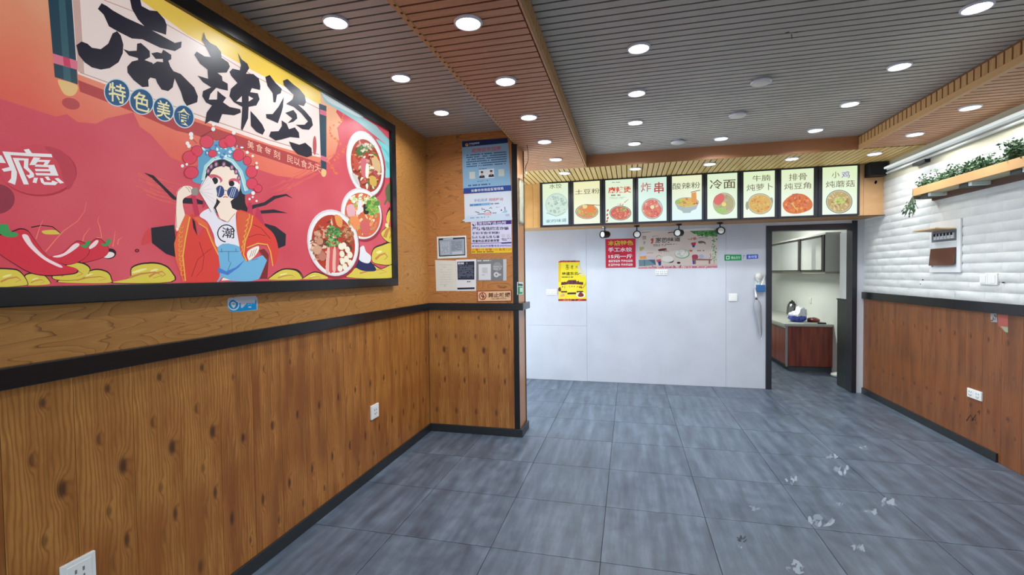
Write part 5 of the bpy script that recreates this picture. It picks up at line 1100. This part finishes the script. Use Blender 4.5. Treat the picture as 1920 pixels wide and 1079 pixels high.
for i, v in enumerate(bm.verts): v.co.x += .006 * math.sin(i * 2.1); v.co.y = min(v.co.y, YB - .003)
obj('canopy', bm_mesh(bm, 'canopy'), UM, ub, True); tube('shaft', [L(-.02), L(.2), L(1.05)], .005, STEEL, ub, 8); tube('handle', [L(-.02), L(.06), L(.16)], .011, WHITEP, ub, 10); tube('tie_band', [L(.19), L(.215)], .014, BLACKM, ub, 10)

# ------------------------------------------------------------------ right wall things
bx0 = tag(empty('breaker_box', (XR, 4.41, 1.49)), 'white breaker box with two open wooden flaps on brick wall', 'breaker box')
y0, y1, z0, z1 = 4.195, 4.62, 1.485, 1.95; XB = XR - .022
WHB = M('breaker_white', (222, 224, 224), .4)
for a_ in ((y0, y1, z1 - .085, z1), (y0, y1, z0, z0 + .05), (y0 + .05, y1 - .03, 1.705, 1.765), (y0, y0 + .05, z0 + .05, z1 - .085), (y1 - .03, y1, z0 + .05, z1 - .085)): box('face_plate', XB, XR - .008, a_[0], a_[1], a_[2], a_[3], WHB, bx0, .002)
box('recess', XB + .008, XR - .006, y0 + .05, y1 - .03, 1.765, z1 - .085, M('breaker_grey', (112, 112, 116), .6), bx0)
for i in range(6):
    s_ = y1 - .065 - i * .047
    b_ = box('breaker', XB - .004, XB + .008, s_ - .04, s_, 1.785, 1.835, WHB, bx0, .002); box('lever', XB - .012, XB - .003, s_ - .028, s_ - .012, 1.815, 1.84, BLACKM, b_, .001)
FLW = M('flap_wood', (92, 54, 38), .4); FLP = M('flap_pale', (196, 160, 112), .5)
def flap(nm, zt, ang, h, mat):
    bm = bmesh.new(); add_box(bm, -.005, .005, y0 + .05, y1 - .035, -h, 0, .001)
    bmesh.ops.rotate(bm, verts=bm.verts, matrix=Matrix.Rotation(math.radians(ang), 3, 'Y'), cent=(0, 0, 0)); bmesh.ops.translate(bm, verts=bm.verts, vec=(XB - .006, 0, zt)); return obj(nm, bm_mesh(bm, nm), mat, bx0)
flap('flap_open', z1 - .085, 94, .15, FLP); flap('flap_hanging', 1.703, 5, .155, FLW)
for p_, q_ in (((1730, 525), .012), ((1726, 533), .010), ((1881, 530), .016)):
    c = on(p_[0], p_[1], 0, XR - .01); lathe('nail_hole', (c.x, c.y, c.z), [(.0, .006), (q_ * .5, .003), (q_ * .5, -.003), (0, -.006)], BLACKM, wr, 8)
# stickers and scratch on the dado
r, art = sheet('wall_sticker', [(1857, 588), (1868, 588), (1870, 605), (1858, 604)], 0, XR, -1, ink((150, 150, 150)), 'small grey code sticker under the right black rail', 'sticker', .001)
a = art(); a.scatter(1863, 596, 4, 7, [(70, 60, 60)], 10, 2.4, 1, 2, 0, .5); a.build('sticker_print', r)
r, art = sheet('torn_label', [(1871, 590), (1890, 591), (1890, 624), (1884, 623), (1874, 613), (1872, 612)], 0, XR, -1, ink((170, 90, 80)), 'torn pink and green paper label on right plank wall', 'label', .001)
a = art(); a.poly([(1876, 612), (1890, 614), (1890, 624), (1885, 623)], (150, 160, 130), 1); a.build('label_print', r)
a = Art(0, XR - .0005, -1)
for p in ([(1812, 790), (1820, 778), (1824, 788)], [(1822, 790), (1830, 778), (1829, 789), (1822, 786)], [(1833, 774), (1837, 770), (1836, 778)]): a.poly(stroke(p, 2.2, 1.2), (50, 30, 20), 1)
a.build('scribble_mark', wr)
# slim double tube lamp
tl = tag(empty('tube_lamp', (XR - .05, 4.0, 2.6)), 'long slim white tube lamp high on the brick wall', 'lamp')
box('lamp_body', XR - .035, XR - .002, 1.6, 5.42, 2.605, 2.655, M('lamp_body_white', (224, 226, 226), .25), tl, .006); tube('lamp_tube', [(XR - .05, 1.62, 2.632), (XR - .05, 5.40, 2.632)], .012, TUBEON, tl, 12)
tube('conduit', [(XR - .03, 1.6, 2.577), (XR - .03, 5.38, 2.577)], .012, M('conduit_white', (216, 218, 216), .3), tl, 10); box('end_cap', XR - .07, XR - .002, 5.40, 5.43, 2.56, 2.66, WHITEP, tl, .003); box('bracket', XR - .05, XR - .002, 4.66, 4.86, 2.535, 2.565, BLACKM, tl, .004)
tll = bpy.data.lights.new('tube_lamp_light', 'AREA'); tll.shape = 'RECTANGLE'; tll.size = .03; tll.size_y = 2.6; tll.energy = 2.2; tll.color = (.95, 1, .98)
tlo = bpy.data.objects.new('tube_lamp_light', tll); COL.objects.link(tlo); tlo.parent = tl; tlo.location = (-.022, -.8, -.05); tlo.rotation_euler = (0, math.radians(-10), 0)
# planter shelf
PW = M('planter_wood', (206, 160, 106), .5)
pl = tag(empty('planter_shelf', (XR - .1, 3.6, 2.17)), 'long wooden planter shelf with plants high on brick wall', 'shelf')
py0, py1, pz0, pz1 = 2.6, 4.58, 2.205, 2.278
box('front_board', XR - .18, XR - .165, py0, py1, pz0, pz1, PW, pl, .002); box('base_board', XR - .165, XR - .006, py0, py1, pz0, pz0 + .012, M('planter_base', (190, 186, 150), .6), pl)
box('end_board', XR - .18, XR - .006, py1, py1 + .012, pz0 - .03, pz1, M('planter_end', (120, 116, 90), .6), pl, .002); box('rear_rail', XR - .03, XR - .006, py0, py1, pz0 - .05, pz0, M('planter_rail', (92, 64, 50), .6), pl)
for i, yb in enumerate((4.47, 3.95, 3.42, 2.95)):
    box('bracket', XR - .16, XR - .006, yb - .07, yb + .03, pz0 - .032, pz0, M('bracket_dark', (58, 60, 56), .6), pl, .003); box('bracket_face', XR - .155, XR - .02, yb - .11, yb - .07, pz0 - .03, pz0, M('bracket_white', (206, 214, 206), .5), pl, .003)
LEAF = [M('leaf_dark', (44, 74, 44), .6), M('leaf_mid', (70, 104, 66), .6), M('leaf_light', (120, 146, 108), .6)]
def plant(yc, half, h, seed, label, n=420, zc=None, hang=False):
    rn = random.Random(seed); zb = pz0 + .02 if zc is None else zc
    r = tag(empty('potted_plant', (XR - .09, yc, zb)), label, 'plant', 'plants on the planter shelf')
    bm = bmesh.new(); sm = bmesh.new()
    for s in range(22):
        y = yc + rn.uniform(-half, half) * .8; x = XR - .09 + rn.uniform(-.05, .05); top = h * rn.uniform(.55, 1.0) * (1 - .35 * abs(y - yc) / half)
        tip = Vector((x + rn.uniform(-.05, .045), y + rn.uniform(-.06, .06), zb + top)); base = Vector((x, y, zb)); add_tube(sm, [base, base.lerp(tip, .5) + Vector((0, rn.uniform(-.01, .01), 0)), tip], .0018, 4, False)
        for k in range(n // 22):
            t = rn.uniform(.25, 1.0); p = base.lerp(tip, t) + Vector((rn.gauss(0, .016), rn.gauss(0, .022), rn.gauss(0, .014))); p.x = min(p.x, XR - .012)
            a1 = Vector((rn.gauss(0, 1), rn.gauss(0, 1), rn.gauss(0, .6))).normalized(); b1 = a1.cross(Vector((rn.gauss(0, 1), rn.gauss(0, 1), rn.gauss(0, 1)))).normalized(); l = rn.uniform(.010, .018); w = l * .55
            f = bm.faces.new([bm.verts.new(p - a1 * l), bm.verts.new(p + b1 * w), bm.verts.new(p + a1 * l), bm.verts.new(p - b1 * w)]); f.material_index = rn.choice((0, 0, 1, 1, 2))
    obj('foliage', bm_mesh(bm, 'foliage'), LEAF, r); obj('stem', bm_mesh(sm, 'stem'), LEAF[0], r)
    lathe('pot', (XR - .09, yc, zb - .006), [(.03, 0), (.045, .05), (.048, .05), (.04, .045)], M('pot_brown', (90, 60, 44), .7), r, 16)
plant(4.49, .085, .165, 1, 'low greyish bush at the free end of the planter shelf', 620)
plant(4.24, .12, .19, 2, 'green bushy plant next to the low greyish bush on planter shelf', 700)
plant(3.87, .17, .215, 3, 'tall dense green plant in the middle of the planter shelf', 1000)
plant(3.5, .15, .225, 4, 'tallest feathery green plant on planter shelf, beyond the dense one', 1000)
plant(3.14, .13, .21, 5, 'green plant on the planter shelf where it runs out of view', 800)
sg_ = tag(empty('hanging_sprig', (XR - .17, py1 + .02, 2.17)), 'small green sprig hanging upside down from the planter shelf end', 'plant')
bm = bmesh.new(); sm = bmesh.new(); rn = random.Random(9); top = Vector((XR - .17, py1 + .02, pz0 + .01))
for s in range(16):
    tip = top + Vector((rn.uniform(-.07, .03), rn.uniform(-.11, .07), -rn.uniform(.13, .2))); add_tube(sm, [top, top.lerp(tip, .5) + Vector((0, 0, -.02)), tip], .0022, 5, False)
    for k in range(9):
        p = top.lerp(tip, rn.uniform(.4, 1.0)) + Vector((rn.gauss(0, .005), rn.gauss(0, .006), rn.gauss(0, .006))); a1 = (tip - top).normalized(); b1 = a1.cross(Vector((rn.gauss(0, 1), rn.gauss(0, 1), .3))).normalized()
        f = bm.faces.new([bm.verts.new(p - a1 * .014), bm.verts.new(p + b1 * .005), bm.verts.new(p + a1 * .014), bm.verts.new(p - b1 * .005)]); f.material_index = rn.choice((0, 0, 1))
obj('foliage', bm_mesh(bm, 'foliage'), LEAF, sg_); obj('stem', bm_mesh(sm, 'stem'), LEAF[0], sg_)

# ------------------------------------------------------------------ kitchen things
def cab_wood():
    t = NT('cabinet_wood'); g = t.n('ShaderNodeNewGeometry'); sep = t.n('ShaderNodeSeparateXYZ', i_0=g.outputs['Position'])
    cmb = t.n('ShaderNodeCombineXYZ', i_0=t.math('MULTIPLY', sep.outputs['X'], 12.0), i_1=t.math('MULTIPLY', sep.outputs['Y'], 12.0), i_2=sep.outputs['Z'])
    return t.out(t.ramp(t.n('ShaderNodeTexNoise', i_Vector=cmb.outputs[0], i_Scale=2.0, i_Detail=3.0).outputs[0], [(.35, (104, 44, 34)), (.65, (142, 66, 48))]), .35)
CW = cab_wood(); kx0, ky0 = 3.065, 7.24
kc = tag(empty('kitchen_cabinet', (3.38, 7.25, 0)), 'reddish brown kitchen base cabinet with pale edges', 'cabinet')
box('end_panel', kx0 + .02, KX - .002, ky0, ky0 + .02, .07, .675, CW, kc, .002); box('body', kx0 + .02, KX - .002, ky0 + .02, 9.9, .07, .675, CW, kc); box('plinth', kx0 + .05, KX - .002, ky0 + .03, 9.9, 0, .07, M('plinth_grey', (60, 62, 64), .5), kc)
for i in range(5): 
    dd = box('door', kx0, kx0 + .018, ky0 + .03 + i * .52, ky0 + .54 + i * .52, .09, .63, CW, kc, .003)
box('edge_profile', kx0 - .004, kx0 + .02, ky0, 9.9, .638, .672, M('alu_pale', (200, 204, 200), .3, metal=.6), kc, .002); box('corner_profile', kx0 - .004, kx0 + .022, ky0 - .004, ky0 + .02, .06, .675, M('alu_grey', (150, 152, 150), .35, metal=.6), kc, .002)
tag(box('countertop', kx0 - .03, KX - .002, ky0 - .03, 9.9, .676, .712, M('counter_grey', (170, 172, 164), .4), None, .004), 'pale grey stone worktop on the kitchen cabinet', 'worktop')
uc = tag(empty('wall_cabinet', (3.6, 8.2, 1.47)), 'wall cabinet with dark framed sliding glass doors in kitchen', 'cabinet'); FRD = M('cab_frame_dark', (48, 44, 44), .35); ux = 3.49; uy0, uy1 = 6.98, 9.7
CABI = M('cab_inside', (206, 206, 196), .5)
box('bottom_board', ux, KX - .002, uy0, uy1, 1.468, 1.50, M('cab_edge', (170, 166, 150), .4), uc, .002); box('top_board', ux, KX - .002, uy0, uy1, 2.03, 2.06, CABI, uc, .002); box('back_board', KX - .014, KX - .002, uy0, uy1, 1.5, 2.03, CABI, uc); box('end_board', ux, KX - .014, uy0, uy0 + .016, 1.5, 2.03, CABI, uc)
for yy0, yy1 in ((uy0, 8.05), (7.9, uy1)):
    dr = tag(empty('glass_door', (ux, (yy0 + yy1) / 2, 1.5))); dr.parent = uc; dr.location = Vector((ux, (yy0 + yy1) / 2, 1.5)) - WL[uc]; WL[dr] = Vector((ux, (yy0 + yy1) / 2, 1.5)); xx = ux - (.004 if yy0 == uy0 else .022)
    box('stile', xx - .016, xx, yy0, yy0 + .09, 1.5, 2.03, FRD, dr, .002); box('stile', xx - .016, xx, yy1 - .09, yy1, 1.5, 2.03, FRD, dr, .002); box('rail', xx - .016, xx, yy0 + .05, yy1 - .05, 1.5, 1.525, FRD, dr, .002); box('rail', xx - .016, xx, yy0 + .05, yy1 - .05, 2.0, 2.03, FRD, dr, .002); box('pane', xx - .01, xx - .006, yy0 + .05, yy1 - .05, 1.525, 2.0, GLASS, dr)
# kettle, carrier bag, red pouch, knife on the worktop
ZT = .712
c = on(1485, 590, 2, ZT); kt = tag(empty('kettle', c), 'black and silver electric kettle on the kitchen worktop', 'kettle')
lathe('body', c, [(.085, 0), (.09, .02), (.085, .12), (.07, .19), (.05, .21)], STEEL, kt, 24); lathe('lid', c, [(.052, .208), (.04, .235), (.012, .245), (.012, .262), (0, .264)], BLACKM, kt, 20)
tube('handle', [(c.x, c.y - .07, c.z + .21), (c.x, c.y - .15, c.z + .2), (c.x, c.y - .155, c.z + .1), (c.x, c.y - .085, c.z + .04)], .016, BLACKM, kt, 8); tube('spout', [(c.x, c.y + .07, c.z + .12), (c.x, c.y + .13, c.z + .19)], .02, STEEL, kt, 8, [.028, .014])
c = on(1501, 605, 2, ZT); bg = tag(empty('carrier_bag', c), 'crumpled white and blue plastic carrier bag on kitchen worktop', 'bag')
bm = bmesh.new(); bmesh.ops.create_icosphere(bm, subdivisions=4, radius=1.0); rn = random.Random(3)
from mathutils import noise
for v in bm.verts:
    n_ = noise.noise(v.co * 2.2) * .28 + noise.noise(v.co * 5) * .12; v.co *= 1 + n_; zz = v.co.z
    v.co = Vector((v.co.x * .12, v.co.y * .13, max(0, (zz + .75) * .1 + (.07 if zz > .5 and v.co.x > 0 else 0)))) + c + Vector((0, .14, 0))
bag = obj('bag_film', bm_mesh(bm, 'bag'), [M('bag_white', (214, 216, 224), .3), M('bag_blue', (72, 84, 170), .4)], bg, True)
for p in bag.data.polygons:
    if p.center.z < -.03 and p.center.y < .02: p.material_index = 1
tube('bag_handle', [(c.x + .05, c.y + .14, c.z + .12), (c.x + .07, c.y + .13, c.z + .2), (c.x + .11, c.y + .13, c.z + .19), (c.x + .12, c.y + .14, c.z + .1)], .018, MATS['bag_white'], bg, 8)
c = on(1525, 604, 2, ZT); rp = tag(empty('red_pouch', c), 'dark red food pouch lying beside the carrier bag', 'pouch')
bm = bmesh.new(); bmesh.ops.create_icosphere(bm, subdivisions=3, radius=1.0)
for v in bm.verts: v.co = Vector((v.co.x * .085, v.co.y * .11, max(0, v.co.z * .045 + .025 + .01 * noise.noise(v.co * 3)))) + c
obj('pouch', bm_mesh(bm, 'pouch'), M('pouch_red', (110, 40, 38), .35), rp, True); tube('seam', [(c.x - .08, c.y - .03, c.z + .03), (c.x, c.y - .06, c.z + .062), (c.x + .07, c.y - .02, c.z + .035)], .005, M('pouch_pink', (196, 120, 120), .4), rp, 6)
c = on(1536, 608, 2, ZT); kn = tag(empty('kitchen_knife', c), 'long kitchen knife with black handle at the worktop edge', 'knife')
box('blade', c.x - .2, c.x - .02, c.y - .015, c.y + .02, ZT + .001, ZT + .005, STEEL, kn); box('handle', c.x - .02, c.x + .09, c.y - .014, c.y + .016, ZT + .001, ZT + .022, BLACKM, kn, .005)
wall_plate('power_socket', (KX, 8.12, 1.02), 0, -1, .09, .09, 'white socket on the kitchen wall above the worktop', 'socket')
# black half door and white panel at the doorway, white mop base
hd = tag(empty('half_door', (3.43, 6.08, 0)), 'black half-height door panel folded open in the kitchen doorway', 'door panel')
box('leaf', 3.412, 3.45, YB + .145, 6.36, .005, 1.13, M('half_door_black', (30, 36, 36), .25), hd, .004); box('top_cap', 3.405, 3.455, YB + .145, 6.37, 1.13, 1.145, BLACKM, hd, .002)
wpn = tag(empty('upper_panel_door', (3.5, 6.3, 1.16)), 'white upper panel standing above the black half door', 'door panel')
box('leaf', 3.43, 3.46, YB + .145, 6.34, 1.146, 2.0, M('upper_white', (220, 222, 224), .4), wpn, .003); box('edge_strip', 3.42, 3.432, YB + .145, YB + .16, 1.146, 2.0, M('edge_pink', (196, 160, 150), .5), wpn)
c = on(1577, 707, 2, 0); mp = tag(empty('floor_mop', c), 'white mop base with grey handle leaning behind the half door', 'mop')
lathe('base', c, [(.0, .0), (.11, .0), (.13, .02), (.12, .045), (.05, .06), (.0, .065)], M('mop_white', (206, 208, 202), .5), mp, 24); tube('handle', [(c.x, c.y, .05), (c.x + .03, c.y, .25), (c.x + .06, c.y + .02, .6), (c.x + .09, c.y + .02, 1.0)], .02, M('mop_grey', (70, 84, 86), .4), mp, 10)
